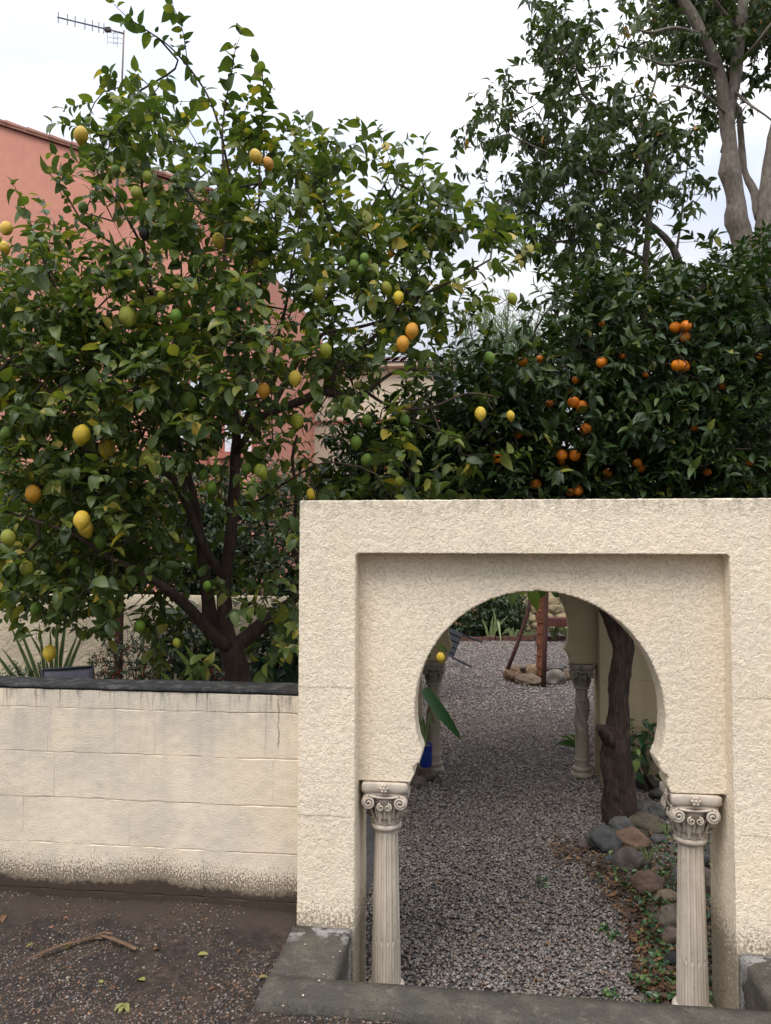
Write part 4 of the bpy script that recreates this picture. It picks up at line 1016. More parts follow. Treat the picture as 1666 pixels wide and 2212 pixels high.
# ---- strap-leaved plants
def blade(pts, wpx, Z, fold=.2):
    P = [at(a, b, Z+dz) for a, b, dz in pts]; Q, _ = smooth_path(P, [1]*len(P), .06); n = len(Q); V = []; Fc = []; side = RT
    for i, q in enumerate(Q):
        t = i/(n-1); w = wpx*Z/F*.5*(1-t**3*.97)*(.75+.25*math.sin(PI*t)); tan = nrm(np.asarray(Q[min(i+1, n-1)])-np.asarray(Q[max(i-1, 0)]))
        sdv = nrm(np.cross(tan, FWD)); 
        for s in (-1, -.7, 0, .7, 1): V.append(q+sdv*w*s+FWD*(-abs(s)*w*fold))
    for i in range(n-1):
        for j in range(4): Fc.append((i*5+j, i*5+j+1, (i+1)*5+j+1, (i+1)*5+j))
    return V, Fc
def variegated():
    k = simple('sword_leaf_green', (.045, .075, .025), .5, .3, 12); k2 = simple('sword_leaf_cream', (.42, .36, .17), .5, .15, 12)
    Z = 6.35; base = at(95, 1500, Z); base[2] = GZ
    root = empty('sword_leaf_plant', tuple(base), 'variegated sword-leaved plant with cream-edged upright leaves behind the grey chair', 'plant')
    L = [[(95,1560,0),(74,1469,0),(20,1345,0)],[(98,1560,0),(84,1469,0),(36,1340,0)],[(60,1540,.1),(31,1467,0),(-30,1385,0)],[(105,1560,.1),(96,1446,0),(84,1340,0)],[(112,1560,0),(122,1444,.05),(124,1315,0)],[(110,1560,.1),(125,1470,.1),(148,1300,.1)],[(112,1560,0),(130,1475,0),(172,1360,0)],
         [(115,1560,-.05),(138,1475,-.05),(190,1345,-.05)],[(90,1560,.1),(60,1480,.1),(5,1400,.1)],[(108,1560,.15),(112,1450,.15),(108,1350,.15)],[(108,1560,.15),(104,1450,.15),(60,1360,.15)],[(120,1560,.1),(145,1470,.1),(160,1420,.1)]]
    for p in L:
        V, Fc = blade(p, 13, Z); me = mesh_of('leaf', V, Fc, True); me.materials.append(k); me.materials.append(k2)
        for i, f in enumerate(me.polygons): f.material_index = 1 if i % 4 in (0, 3) else 0
        link('leaf', me, None, root)
variegated()
def strap(name, label, leaves, mat, Z, wpx, cat='plant', base=None, colr=.4):
    b = at(*(base if base else leaves[0][0][:2]), Z); b[2] = max(b[2], GZ) if base else b[2]
    root = empty(name, tuple(b), label, cat)
    for i, p in enumerate(leaves):
        V, Fc = blade(p, wpx if not hasattr(wpx, '__len__') else wpx[i], Z); o = link('leaf', mesh_of('leaf', V, Fc, True), mat, root); o.color = (colr*random.uniform(.7, 1.3), 0, 0, 1)
    return root
M_SPIDER = simple('pale_strap_leaf', (.16, .20, .08), .5, .3, 20)
def fan(cx, cy, n, R, Z, rng, h=1.0, sx=1.0):
    out = []
    for i in range(n):
        a = rng.uniform(-1, 1); r = R*rng.uniform(.6, 1.1); dz = rng.uniform(-.1, .1)
        out.append([(cx+rng.uniform(-4, 4), cy, dz), (cx+a*r*.45*sx, cy-r*.75*h, dz), (cx+a*r*sx, cy-r*(.75-.5*abs(a))*h, dz)])
    return out
rg = np.random.default_rng(77)
for (x, y, n, R, Z, lab) in [(1110,1382,16,34,15.9,'pale strappy grass clump left of the rusty leaning pole'),(1142,1384,16,32,15.9,'pale strappy grass clump between the leaning pole and the rusty post'),(1196,1382,18,40,15.9,'strappy green clump right of the rusty post'),(1225,1380,12,34,16.0,'strappy green clump partly behind the right grey column')]:
    strap('grass_clump', lab, fan(x, y, n, R, Z, rg), M_SPIDER, Z, 3.6, 'grass')
strap('flax_plant', 'small pale striped flax at the far edge of the gravel', [[(1060,1382,0),(1062,1350,0),(1066,1328,0)],[(1062,1382,0),(1070,1340,0),(1064,1312,0)],[(1066,1380,0),(1075,1340,0),(1083,1392,-.3)],[(1056,1380,0),(1048,1350,0),(1040,1335,0)],[(1060,1380,0),(1078,1350,0),(1098,1330,0)]], M_SPIDER, 15.8, 6)
strap('potted_plant', 'arching striped strap plant growing in the blue pot', fan(918,1612,22,95,6.2,rg,1.0,.45), M_SPIDER, 6.2, 4.2)
r_ = strap('big_leaf_plant', 'single long dark green leaf reaching over the gravel at left in the arch', [[(862,1560,.1),(885,1470,0),(918,1492,0)],[(917,1488,0),(945,1528,-.03),(972,1563,-.03),(996,1598,0)]], M_BROADLEAF, 4.6, [5, 27], base=None, colr=.25)
strap('strap_plant', 'green strap-leaved plant behind the base of the right grey column', [[(1250,1612,0),(1225,1600,0),(1196,1612,0)],[(1250,1615,0),(1222,1606,0),(1200,1606,-.2)],[(1250,1612,0),(1226,1592,0),(1204,1588,0)],[(1258,1612,0),(1266,1580,0),(1262,1545,0)],[(1252,1612,0),(1240,1590,0),(1222,1585,0)]], M_BROADLEAF, 7.3, 8, colr=.5)
strap('canna_plant', 'broad yellowish-green leaves just left of the lemon tree trunk', [[(430,1560,0),(415,1450,0),(372,1396,0)],[(430,1560,0),(425,1440,0),(398,1392,-.1)],[(432,1560,0),(440,1440,0),(474,1425,-.1)],[(380,1560,0),(370,1480,0),(345,1450,0)],[(390,1560,0),(395,1480,0),(425,1460,0)],[(400,1560,0),(385,1490,0),(320,1470,0)]], M_BROADLEAF, 6.0, [18,24,26,22,16,16], colr=.8)
strap('canna_plant', 'large dark green leaves between the lemon tree trunk and the gateway', [[(600,1600,0),(590,1450,0),(548,1418,-.1)],[(620,1600,0),(625,1460,0),(590,1420,-.1)],[(610,1600,0),(600,1470,0),(570,1490,-.1)],[(640,1600,0),(640,1470,0),(615,1440,-.1)],[(600,1600,0),(610,1500,0),(640,1405,0)],[(580,1600,0),(570,1500,0),(560,1455,0)]], M_BROADLEAF, 6.1, [22,20,26,24,20,18], colr=.15)
shrub('ivy_plant', 'bright green rounded-leaf plant at the right side of the arch behind the trunk', 'plant', 1392, 1615, 24, 34, 6.1, .12, 26, .085, M_BROADLEAF, T_LEMON, K=3, seed=51)

# ------------------------------------------------------------------ things in the garden
M_SLING = simple('grey_sling_fabric', (.10, .10, .125), .7, .12, 30, .3, 300, .001)
M_FRAME = simple('dark_grey_metal', (.022, .024, .03), .8, .1, 5)
ch = empty('garden_chair', tuple(on_z(148, 1660, GZ)), 'grey mesh sling garden chair whose backrest shows above the low wall', 'chair')
Zc = 6.0
def q4(a, b, c, d, Z0, Z1, th=.012):
    P = [at(*a, Z0), at(*b, Z0), at(*c, Z1), at(*d, Z1)]; V = P+[p+FWD*th for p in P]
    return V, [(0,3,2,1),(4,5,6,7),(0,1,5,4),(1,2,6,5),(2,3,7,6),(3,0,4,7)]
def sling(P00, P10, P11, P01, sag, m, name, root, n=8):
    V = []; Fc = []
    for j in range(n+1):
        for i in range(n+1):
            u = i/n; v = j/n; p = (P00*(1-u)+P10*u)*(1-v)+(P01*(1-u)+P11*u)*v; V.append(p+sag*math.sin(PI*u)*(.3+.7*math.sin(PI*v)))
    for j in range(n):
        for i in range(n): a = j*(n+1)+i; Fc.append((a, a+1, a+n+2, a+n+1))
    o = link(name, mesh_of(name, V, Fc, True), m, root); s = o.modifiers.new('s', 'SOLIDIFY'); s.thickness = .004; return o
bl, br_ = at(92, 1447, Zc+.1), at(201, 1440, Zc+.1); ll, lr = at(92, 1580, Zc-.05), at(204, 1580, Zc-.05)
sling(ll, lr, br_, bl, FWD*.02, M_SLING, 'backrest', ch)
fl_, fr2 = ll-FWD*.42+UP*.03, lr-FWD*.42+UP*.03
sling(fl_, fr2, lr, ll, UP*-.03, M_SLING, 'seat', ch)
for a, b in ((bl, ll), (br_, lr), (ll, fl_), (lr, fr2), (bl, br_), (fl_, fr2)): B = MB(); B.tube([a, b], .011, 8); B.link('frame_tube', M_FRAME, ch, True)
for p in (ll, lr, fl_, fr2): B = MB(); q = p.copy(); q[2] = GZ; B.tube([p, q], .011, 8); B.link('leg', M_FRAME, ch, True)

B = MB(); p = at(255, 1500, 6.5); B.box((p[0]-.028, p[1]-.028, GZ), (p[0]+.028, p[1]+.028, 1.5)); tag(B.link('post', M_RUSTDARK, bevel=.004), 'dark brown square post in front of the cream garden wall', 'post')

# folding lounger seen through the arch
lg = empty('lounger', tuple(on_z(985, 1440, GZ)), 'tipped dark grey lounger on the gravel at the left in the arch', 'lounger'); Zl = 12.2
V, Fc = q4((973,1357),(1000,1370),(979,1422),(962,1414), Zl+.3, Zl, .03); B = MB(); B.add(V, Fc); B.link('back_panel', M_FRAME, lg)
for k in range(4):
    u = (k+.6)/4.4; a = at(973-11*u, 1357+57*u, Zl+.3-.3*u)-FWD*.012; b = at(1000-21*u, 1370+52*u, Zl+.3-.3*u)-FWD*.012; B = MB(); B.tube([a, b], .012, 6); B.link('slat', M_FRAME, lg)
for a, b in (((977,1420,Zl),(1018,1440,Zl-.3)),((999,1372,Zl+.3),(1042,1387,Zl+1.6)),((960,1414,Zl),(950,1450,Zl-.2))): B = MB(); B.tube([at(*a), at(*b)], .016, 6); B.link('leg', M_FRAME, lg)

# rusty tripod over a ring of stones
tr = empty('rusty_tripod', tuple(on_z(1172, 1462, GZ)), 'rusty iron tripod with a knobbly orange post standing in the ring of stones', 'tripod')
Zr = 11.1; pts = []; rr = []
for i in range(40):
    t = i/39; pts.append(at(1170-1*t, 1462-330*t, Zr)); rr.append(.068*(1+.22*(i % 6 == 3)+.06*math.sin(i*1.7)))
B = MB(); B.tube(pts, rr, 12); B.link('post', M_RUST, tr, True)
B = MB(); 
for k in range(7):
    y = 1295+k*24; V, Fc = tube_geo([at(1156,y,Zr-.06), at(1183,y+3,Zr-.06)], .010, 6); B.add(V, Fc)
B.link('rungs', M_RUST, tr, True)
B = MB(); B.tube([at(1097,1446,10.8), at(1120,1385,10.9), at(1140,1325,10.95), at(1166,1165,11.1)], [.028,.028,.026,.024], 8); B.link('leg', M_RUSTDARK, tr, True)
B = MB(); B.tube([at(1174,1484,10.55), at(1178,1380,10.7), at(1181,1278,10.9), at(1180,1160,11.1)], [.034,.03,.028,.025], 8); B.link('leg', M_RUSTDARK, tr, True)
B = MB(); B.tube([at(1166,1428,12.2), at(1172,1300,11.7), at(1176,1160,11.2)], [.026,.025,.024], 8); B.link('leg', M_RUSTDARK, tr, True)

def rock_mesh(seed, sub=3, rough=.34, flat=1.0):
    bm = bmesh.new(); bmesh.ops.create_icosphere(bm, subdivisions=sub, radius=1)
    for v in bm.verts:
        q = v.co*1.1+Vector((seed*7.3, seed*1.7, 0)); d = 1+rough*mnoise.noise(q)+rough*.35*mnoise.noise(q*2.7)+rough*.16*mnoise.noise(q*6)+rough*.08*mnoise.noise(q*14)
        v.co *= d
    me = bpy.data.meshes.new('rock'); bm.to_mesh(me); bm.free(); me.polygons.foreach_set('use_smooth', [True]*len(me.polygons)); me.materials.append(M_ROCK); return me
ROCKS = [rock_mesh(i, 4) for i in range(7)]
def rock(px, py, w, h, col, label, i, Z=None, name='rock', root=None, base=None):
    b = on_z(px, py+h*.5*.92, GZ if base is None else base) if Z is None else None
    Zz = project(b)[2] if Z is None else Z
    rx = w*.5*Zz/F; rz = h*.5*Zz/F; ry = (rx+rz)*.5
    c = at(px, py, Zz+ry*.45)
    if root is None: c[2] -= rz*.16
    g_ = sum(col)/3; col = tuple(.72*x+.28*g_ for x in col)
    o = bpy.data.objects.new(name, ROCKS[i % 7]); COL.objects.link(o)
    m = Matrix.Rotation(YAW, 4, 'Z') @ Matrix.Diagonal((rx*1.06, ry, rz*1.04, 1)) @ Matrix.Rotation(i*1.3, 4, 'Z')
    o.color = (col[0]*.72, col[1]*.72, col[2]*.72, 1)
    if root is not None:
        o.parent = root; o.matrix_basis = Matrix.Translation(Vector(c)-root.location) @ m
    else:
        o.matrix_basis = Matrix.Translation(Vector(c)) @ m; tag(o, label, 'rock', 'rocks edging the gravel path')
    return o
G1, G2, BR, OR, TN, DK, PK = (.16,.16,.155), (.11,.115,.115), (.16,.115,.08), (.27,.15,.09), (.32,.22,.13), (.055,.052,.05), (.30,.20,.14)
RL = [(1306,1812,69,62,G2,'large dark grey rock at the front of the pile, beside the gravel'),(1344,1778,53,36,G1,'pale grey knobbly rock at the foot of the dark leaning trunk'),(1365,1812,74,48,OR,'orange-brown rock in the middle of the pile'),
 (1357,1858,62,60,(.17,.14,.12),'rounded brownish grey boulder in front of the orange-brown rock'),(1362,1900,26,20,BR,'small brown stone left of the big brown rock halfway down the edging'),(1402,1908,66,56,(.22,.13,.085),'big brown rock halfway down the edging'),
 (1439,1936,58,32,TN,'flat tan rock touching the right fluted column'),(1444,1982,52,58,(.26,.20,.14),'smooth tan boulder left of the right fluted column'),(1450,2026,40,50,(.29,.19,.14),'pinkish rock low beside the right fluted column'),(1456,2078,40,46,DK,'dark rock lowest beside the right fluted column'),
 (1259,1823,24,28,(.20,.14,.12),'small reddish stone at the left tip of the rock pile'),(1320,1857,32,24,G2,'small grey stone under the large dark grey rock'),(1423,1812,32,22,G1,'small grey stone among striped grass behind the pile'),(1402,1780,76,46,(.15,.12,.08),'wide mossy brown rock behind the orange-brown rock'),
 (1423,1752,42,32,G2,'grey rounded rock near the capital of the right column'),(1394,1745,62,28,(.14,.13,.12),'flat grey slab-like rock right of the dark trunk'),(1399,1690,46,34,DK,'dark rock behind the trunk below the leafy plant'),(1381,1668,30,26,(.13,.11,.10),'small dark rock against the yellow wall behind the trunk'),
 (1462,1893,24,36,G1,'grey stone half hidden behind the right fluted column'),(1535,1905,44,60,(.24,.17,.13),'brown rock right of the fluted column, in the gap by the pier'),(1500,1850,60,40,G2,'grey rock hidden mostly behind the right fluted column shaft'),(1446,2000,36,30,BR,'brown stone between two tan boulders by the column'),
 (1430,1715,54,30,(.10,.09,.085),'dark flat rock beneath the arch jamb on the right')]
for i, (a, b, w_, h_, c, lab) in enumerate(RL): rock(a, b, w_, h_, c, lab, i)
ring = empty('stone_ring', tuple(on_z(1160, 1470, GZ)), 'low ring of rough tan and grey stones around the rusty post', 'stones')
for i, (a, b, w_, h_, c, Z) in enumerate([(1109,1457,40,34,(.34,.19,.10),11.0),(1155,1448,36,24,(.42,.26,.12),11.3),(1145,1470,60,26,(.24,.16,.10),10.75),(1198,1465,50,36,(.30,.26,.21),10.8),(1226,1458,20,26,(.34,.22,.13),11.1),(1200,1442,50,18,(.20,.18,.16),11.7),(1125,1442,44,16,(.26,.18,.12),11.7),(1165,1438,40,14,(.22,.17,.13),11.9)]):
    rock(a, b, w_, h_, c, None, i, Z, 'stone', ring)
rock(903, 1664, 30, 34, TN, 'tan stone directly under the blue pot', 3); rock(925, 1672, 36, 28, BR, 'brown stone under the right side of the blue pot', 4); rock(905, 1688, 30, 26, (.22,.16,.15), 'pinkish stone lowest under the blue pot', 5)

# blue pot
M_BLUE = simple('cobalt_glaze', (.008, .025, .19), .25, .25, 10, spec=.6)
pp = at(920, 1656, 6.3)
B = MB(); V, Fc = lathe([(.040,0),(.048,.008),(.052,.06),(.053,.12),(.050,.150),(.056,.168),(.062,.182),(.056,.184),(.047,.165),(.02,.160)], 28); B.add([(x+pp[0], y+pp[1], z+pp[2]) for x, y, z in V], Fc)
tag(B.link('plant_pot', M_BLUE, smooth=True), 'small cobalt blue glazed pot on stones beside the left grey column', 'pot')

# far end of the garden: brick edging, stone wall
ed = empty('flowerbed_edging', tuple(on_z(1080, 1386, GZ)), 'row of reddish bricks edging the bed at the far end of the gravel', 'edging')
e0 = on_z(930, 1386, GZ); e1 = on_z(1290, 1381, GZ); nb = 26; bme = None
M_BRICK = simple('old_brick', (.12, .055, .042), .9, .35, 6, .6, 30, .01)
for i in range(nb):
    c = e0+(e1-e0)*(i+.5)/nb; L = np.linalg.norm(e1-e0)/nb
    if bme is None: B = MB(); B.box((-L*.44, -.05, 0), (L*.44, .05, .10)); bme = B.mesh('brick'); bme.materials.append(M_BRICK)
    o = bpy.data.objects.new('brick', bme); COL.objects.link(o); o.parent = ed
    o.matrix_basis = Matrix.Translation(Vector(c)-ed.location+Vector((0, 0, random.uniform(-.03, .01)))) @ Matrix.Rotation(random.uniform(-.2, .2), 4, 'Z') @ Matrix.Rotation(random.uniform(-.1, .1), 4, 'Y')
sw = empty('stone_wall', tuple(on_z(1100, 1350, GZ)+np.array([0, 2, 0])), 'rough yellowish rubble wall closing the far end of the garden', 'wall')
ys = 14.6; B = MB(); B.box((-8, ys+.08, GZ), (9, ys+.5, 1.9)); B.link('mortar_core', plaster('pale_mortar', (.42, .36, .26)), sw)
for r in range(9):
    z = GZ+.1+r*.22; x = -1.6+(.17 if r % 2 else 0)
    while x < 3.4:
        w_ = random.uniform(.24, .46); o = bpy.data.objects.new('stone', ROCKS[random.randrange(7)]); COL.objects.link(o); o.parent = sw
        k = random.uniform(.75, 1.1); o.color = (.46*k, .37*k, .23*k, 1)
        o.matrix_basis = Matrix.Translation(Vector((x+w_/2, ys+.08, z+random.uniform(-.02, .02)))-sw.location) @ Matrix.Diagonal((w_*.53, .1, .12, 1)) @ Matrix.Rotation(random.uniform(0, 6), 4, 'Y'); x += w_
B = MB(); c = at(1200, 1348, 15.5); B.box((c[0]-.35, c[1], c[2]-.05), (c[0]+.5, c[1]+.3, c[2]+.12)); 
for dx in (-.28, .4): B.box((c[0]+dx, c[1]+.05, GZ), (c[0]+dx+.07, c[1]+.25, c[2]-.05))
tag(B.link('wooden_bench', simple('dark_red_wood', (.08, .022, .018), .6, .3), bevel=.01), 'dark red wooden bench against the far stone wall, right of the rusty post', 'bench')

# ------------------------------------------------------------------ gravel, litter, debris
def chips(name, P, S, cols, rng, mat, tpl='ico', flat=.6):
    bm = bmesh.new()
    if tpl == 'ico': bmesh.ops.create_icosphere(bm, subdivisions=1, radius=1)
    else:
        bmesh.ops.create_cube(bm, size=1.3)
    tv = np.array([v.co[:] for v in bm.verts]); tf = [[v.index for v in f.verts] for f in bm.faces]
    if tpl != 'ico': tf = [t for f in tf for t in ((f[0], f[1], f[2]), (f[0], f[2], f[3]))]
    tf = np.array(tf); bm.free(); n = len(P)
    A = rng.normal(0, 1, (n, 3, 3)); Q, _ = np.linalg.qr(A); sc = rng.uniform(.6, 1.25, (n, 1, 3))
    vv = tv[None]*sc*rng.uniform(.8, 1.2, (n, len(tv), 1)); vv = np.einsum('nij,nvj->nvi', Q, vv); vv[:, :, 2] *= flat
    V = P[:, None]+vv*S[:, None, None]
    F_ = (tf[None]+(np.arange(n)*len(tv))[:, None, None]).reshape(-1, 3)
    ci = 1.16*np.array([1.04, 1.0, .96])*cols[rng.integers(0, len(cols), n)]*rng.uniform(.6, 1.12, (n, 1))
    me = big_mesh(name, V.reshape(-1, 3), None, F_, None, np.repeat(ci, len(tv), axis=0)); return tag(link(name, me, mat), kind='stuff')
gp = np.array([(.21,.195,.19),(.18,.17,.168),(.25,.235,.23),(.15,.14,.138),(.31,.295,.285),(.22,.19,.175),(.19,.165,.15),(.13,.125,.125),(.25,.22,.20),(.18,.13,.105),(.28,.255,.24)])
rg = np.random.default_rng(99)
def area(n, x0, x1, y0, y1, z, jit=.006):
    return np.stack([rg.uniform(x0, x1, n), rg.uniform(y0, y1, n), z+rg.uniform(-jit, jit, n)], 1)
P = area(42000, -.62, 1.35, -.36, 2.6, GZ+.002)
o = chips('gravel', P, rg.uniform(.0048, .0108, len(P)), gp, rg, M_GRAVEL, 'cube'); 
P = area(38000, -.9, 1.75, 2.6, 6.0, GZ+.002); P = P[(P[:, 0] > -.05-P[:, 1]*.22)]
chips('gravel', P, rg.uniform(.006, .0125, len(P)), gp, rg, M_GRAVEL, 'cube')
P = area(34000, -2.2, 2.6, 6.0, 12.8, GZ+.002); px_, _, _ = project(P); P = P[(px_ > 860) & (px_ < 1330)]
chips('gravel', P, rg.uniform(.009, .016, len(P)), gp*1.25, rg, M_GRAVEL, 'cube')
# small stones in the dirt outside
dp = np.array([(.12,.10,.09),(.08,.072,.07),(.16,.13,.11),(.19,.11,.075),(.055,.05,.048),(.24,.21,.18),(.13,.085,.06),(.09,.09,.10),(.10,.075,.055)])
n = 52000; P = np.stack([rg.uniform(-2.6, 1.0, n), -1.15+1.25*rg.uniform(0, 1, n)**.9, np.zeros(n)], 1)
dens = np.array([mnoise.noise(Vector((p[0]*2.1, p[1]*2.6, 7)))+.35*mnoise.noise(Vector((p[0]*7, p[1]*7, 2))) for p in P])
kk = (dens+.35+(-.45*np.clip((P[:, 1]+.25)/.3, 0, 1))+.25*np.clip((-.35-P[:, 1])/.4, 0, 1) > rg.uniform(-.1, .75, n)) & ~((P[:, 0] > -.775) & (P[:, 1] > -.55)); P = P[kk]
P[:, 2] = [ground_height(p[0], p[1])+.001 for p in P]
S = rg.uniform(.002, .0060, len(P)); big = rg.uniform(0, 1, len(P)) < .03; S[big] *= 1.7
chips('gravel', P, S, dp, rg, M_GRAVEL, 'cube')
# a few white and pale chips lying on the kerb
P = np.array([on_z(x, y, .004) for x, y in [(700,2105),(655,2150),(690,2118),(612,2172),(830,2190),(660,2040),(735,2055),(720,2068)]]); chips('kerb_chips', P, np.full(len(P), .005), np.array([(.5,.47,.42),(.4,.33,.25)]), rg, M_GRAVEL, 'cube')

def litter(name, pts, mat, tp, size, rng, lo, hi, tilt=.35):
    n = len(pts); Y = nrm(np.stack([rng.normal(0, 1, n), rng.normal(0, 1, n), rng.normal(0, tilt, n)], 1)); N = nrm(np.stack([rng.normal(0, tilt, n), rng.normal(0, tilt, n), np.ones(n)], 1))
    me = leaves_mesh(name, tp, pts, bases(Y, N), size*rng.uniform(.6, 1.3, n), rng.uniform(lo, hi, n)); o = link(name, me, mat); o.color = (0, 0, 0, 1); return tag(o, kind='stuff')
edge = [(1270,1850),(1310,1890),(1345,1930),(1370,1985),(1390,2040),(1405,2090),(1420,2150)]
def bed_points(n, spread, off=0):
    out = []
    for _ in range(n):
        k = rg.uniform(0, len(edge)-1.001); i = int(k); f = k-i; x = edge[i][0]*(1-f)+edge[i+1][0]*f; y = edge[i][1]*(1-f)+edge[i+1][1]*f
        x += off+abs(rg.normal(0, spread))*rg.choice([1, 1, 1, -.35]); p = on_z(x, y+rg.normal(0, 14), GZ+.012+rg.uniform(0, .02)); out.append(p)
    return np.array(out)
litter('leaf_litter', bed_points(1200, 55), M_DRYLEAF, T_SMALL, .038, rg, 0, .75)
litter('clover_patch', bed_points(420, 38, 35)+np.array([0, 0, .01]), M_BROADLEAF, T_LEMON, .030, rg, .35, .7, .5)
litter('leaf_litter', np.concatenate([area(120, -.4, 1.0, .0, 5, GZ+.015), np.array([on_z(rg.normal(1235, 26), rg.normal(1835, 16), GZ+.02) for _ in range(160)])]), M_DRYLEAF, T_SMALL, .032, rg, 0, .8)
litter('clover_patch', np.array([on_z(rg.normal(a, 9), rg.normal(b, 6), GZ+.02) for a, b in [(1390,2130),(1405,2105),(1420,2160),(1400,2170),(1310,2005),(1325,2020),(1290,1890),(1320,2145),(1360,2110),(1168,1903),(1435,1880),(1440,1895)] for _ in range(16)]), M_BROADLEAF, T_LEMON, .028, rg, .3, .7, .5)
bedP = lambda n: np.array([on_z(rg.uniform(1385, 1600), rg.uniform(1745, 2160), GZ+.01+rg.uniform(0, .03)) for _ in range(n)])
litter('leaf_litter', bedP(900), M_DRYLEAF, T_SMALL, .04, rg, 0, .8)
litter('clover_patch', bedP(700), M_BROADLEAF, T_LEMON, .034, rg, .2, .65, .5)
strap('striped_grass', 'green and white striped grass tuft beside the rounded brown boulder', fan(1400,1858,22,46,4.9,rg,.8,1.0), M_SPIDER, 4.75, 3.5, 'grass')
strap('striped_grass', 'green and white striped grass tuft under the right capital', fan(1440,1800,18,42,5.2,rg,.7,1.0), M_SPIDER, 5.1, 3.2, 'grass')

def fallen(px, py, size, z, colr, label, kind='fallen_leaf', rot=None):
    p = on_z(px, py, z); p[2] = z+.006; a = random.uniform(0, 6.28) if rot is None else rot
    me = mesh_of('leaf', *[T_LEMON[random.randrange(8)][i].tolist() for i in (0, 1)], True)
    o = bpy.data.objects.new(kind, me); me.materials.append(M_DRYLEAF); COL.objects.link(o)
    o.matrix_basis = Matrix.Translation(Vector(p)) @ Matrix.Rotation(a, 4, 'Z') @ Matrix.Rotation(random.uniform(-.3, .4), 4, 'X') @ Matrix.Scale(size*.8, 4); o.color = (colr, 0, 0, 1); tag(o, label, 'leaf', 'fallen leaves on the dirt')
for i, (x, y, s, c, lab) in enumerate([(12,1979,.055,.55,'crumpled orange-brown leaf at the left edge of the dirt'),(147,1984,.05,.98,'pale green fallen leaf near the wall foot at left'),(52,2018,.045,.45,'small rust-brown leaf left of the dried palm strip'),(75,2043,.055,.9,'dark yellowish leaf beside the left end of the dried palm strip'),
    (428,2066,.05,.97,'olive-green leaf lying alone in the middle of the dirt'),(331,2056,.04,.5,'orange leaf just right of the dried palm strip'),(313,2122,.055,1.0,'pale yellow-green leaf at the tip of the small twig'),(622,1981,.045,.45,'reddish leaf in the corner of the low wall and the pier'),
    (560,2116,.045,.92,'olive leaf close to the kerb corner'),(520,2052,.035,.45,'small brown leaf between the palm strip and the kerb'),(222,2127,.035,.95,'thin green leaf left of the small twig'),(154,2045,.045,.96,'yellowish leaf lying on the dried palm strip'),(252,2135,.03,.4,'tiny brown leaf at the bottom of the dirt'),(465,2136,.04,.4,'curled brown leaf in the lower right of the dirt')]):
    fallen(x, y, s, -.02, c, lab)
M_FROND = simple('dried_palm', (.11, .062, .036), .8, .3, 20)
def frond(pts, w):
    P = [on_z(a, b, -.012) for a, b in pts]; P = [np.array([p[0], p[1], -.004+.006*math.sin(i)]) for i, p in enumerate(P)]; V = []; Fc = []
    for i, p in enumerate(P):
        t = nrm(P[min(i+1, len(P)-1)]-P[max(i-1, 0)]); s = np.array([-t[1], t[0], 0])*w*(1-.5*(i == 0))
        V += [p-s, p+np.array([0, 0, .004]), p+s]
    for i in range(len(P)-1): Fc += [(3*i, 3*i+1, 3*i+4, 3*i+3), (3*i+1, 3*i+2, 3*i+5, 3*i+4)]
    return V, Fc
fr_ = empty('palm_strip', tuple(on_z(215, 2030, 0)), 'bent dried brown palm frond strip lying on the dirt', 'palm frond')
for pts, w_ in (([(85,2064),(110,2058),(140,2048),(170,2038),(200,2028),(222,2028)], .008), ([(218,2026),(240,2034),(265,2044),(296,2056)], .009), ([(60,2078),(85,2070),(120,2056)], .003), ([(190,2032),(225,2022),(245,2026)], .004)):
    V, Fc = frond(pts, w_); o = link('strip', mesh_of('strip', V, Fc), M_FROND, fr_); s = o.modifiers.new('s', 'SOLIDIFY'); s.thickness = .002
tw = empty('twig', tuple(on_z(280, 2150, 0)), 'small twig with three yellow-green leaves near the bottom edge', 'twig')
B = MB(); B.tube([on_z(303,2140,-.01), on_z(288,2153,-.01), on_z(270,2170,-.01)], .0018, 5); B.link('stem', M_FROND, tw)
for x, y, a in ((270,2170,2.4),(270,2170,3.9),(270,2170,3.1)):
    p = on_z(x, y, -.012); p[2] = -.008; me = mesh_of('leaf', T_SMALL[1][0].tolist(), T_SMALL[1][1].tolist(), True); o = bpy.data.objects.new('leaf', me); me.materials.append(M_DRYLEAF); COL.objects.link(o); o.parent = tw
    o.matrix_basis = Matrix.Translation(Vector(p)-tw.location) @ Matrix.Rotation(a, 4, 'Z') @ Matrix.Scale(.045, 4); o.color = (.98, 0, 0, 1)

# ------------------------------------------------------------------ houses, antenna
M_PINK = plaster('salmon_render', (.66, .30, .22), 10, .006, .08)
M_PINKTRIM = simple('salmon_trim', (.42, .14, .10), .8, .1)
M_WHITE = simple('white_paint', (.72, .74, .76), .5, .05)
M_GLASS = simple('window_glass', (.08, .09, .10), .1, .1, spec=.6)
M_TILE = simple('clay_tile', (.26, .12, .085), .85, .35, 5, .5, 40, .01)
M_TILE2 = simple('pinkish_clay_tile', (.36, .20, .16), .85, .3, 5, .5, 40, .01)
M_CREAMH = plaster('cream_house_render', (.72, .62, .47), 8, .004, .06)
yp = 11.0
def W2(px, py, y): p = on_y(px, py, y); return (p[0], p[2])
ph_ = empty('pink_house', tuple(np.array([*on_y(250, 900, yp)[:2], GZ])), 'salmon pink rendered house with a tiled verge and white-framed windows behind the lemon tree', 'house')
def poly_prism(outline, y0, y1):
    bm = bmesh.new(); prism(bm, outline, y0, y1); return bm
v0 = W2(0, 272, yp); v1 = W2(440, 415, yp); sl = (v1[1]-v0[1])/(v1[0]-v0[0]); xl = v0[0]-3.2; zl = v0[1]-sl*3.2
xr = W2(560, 700, yp)[0]; zr = W2(560, 560, yp)[1]
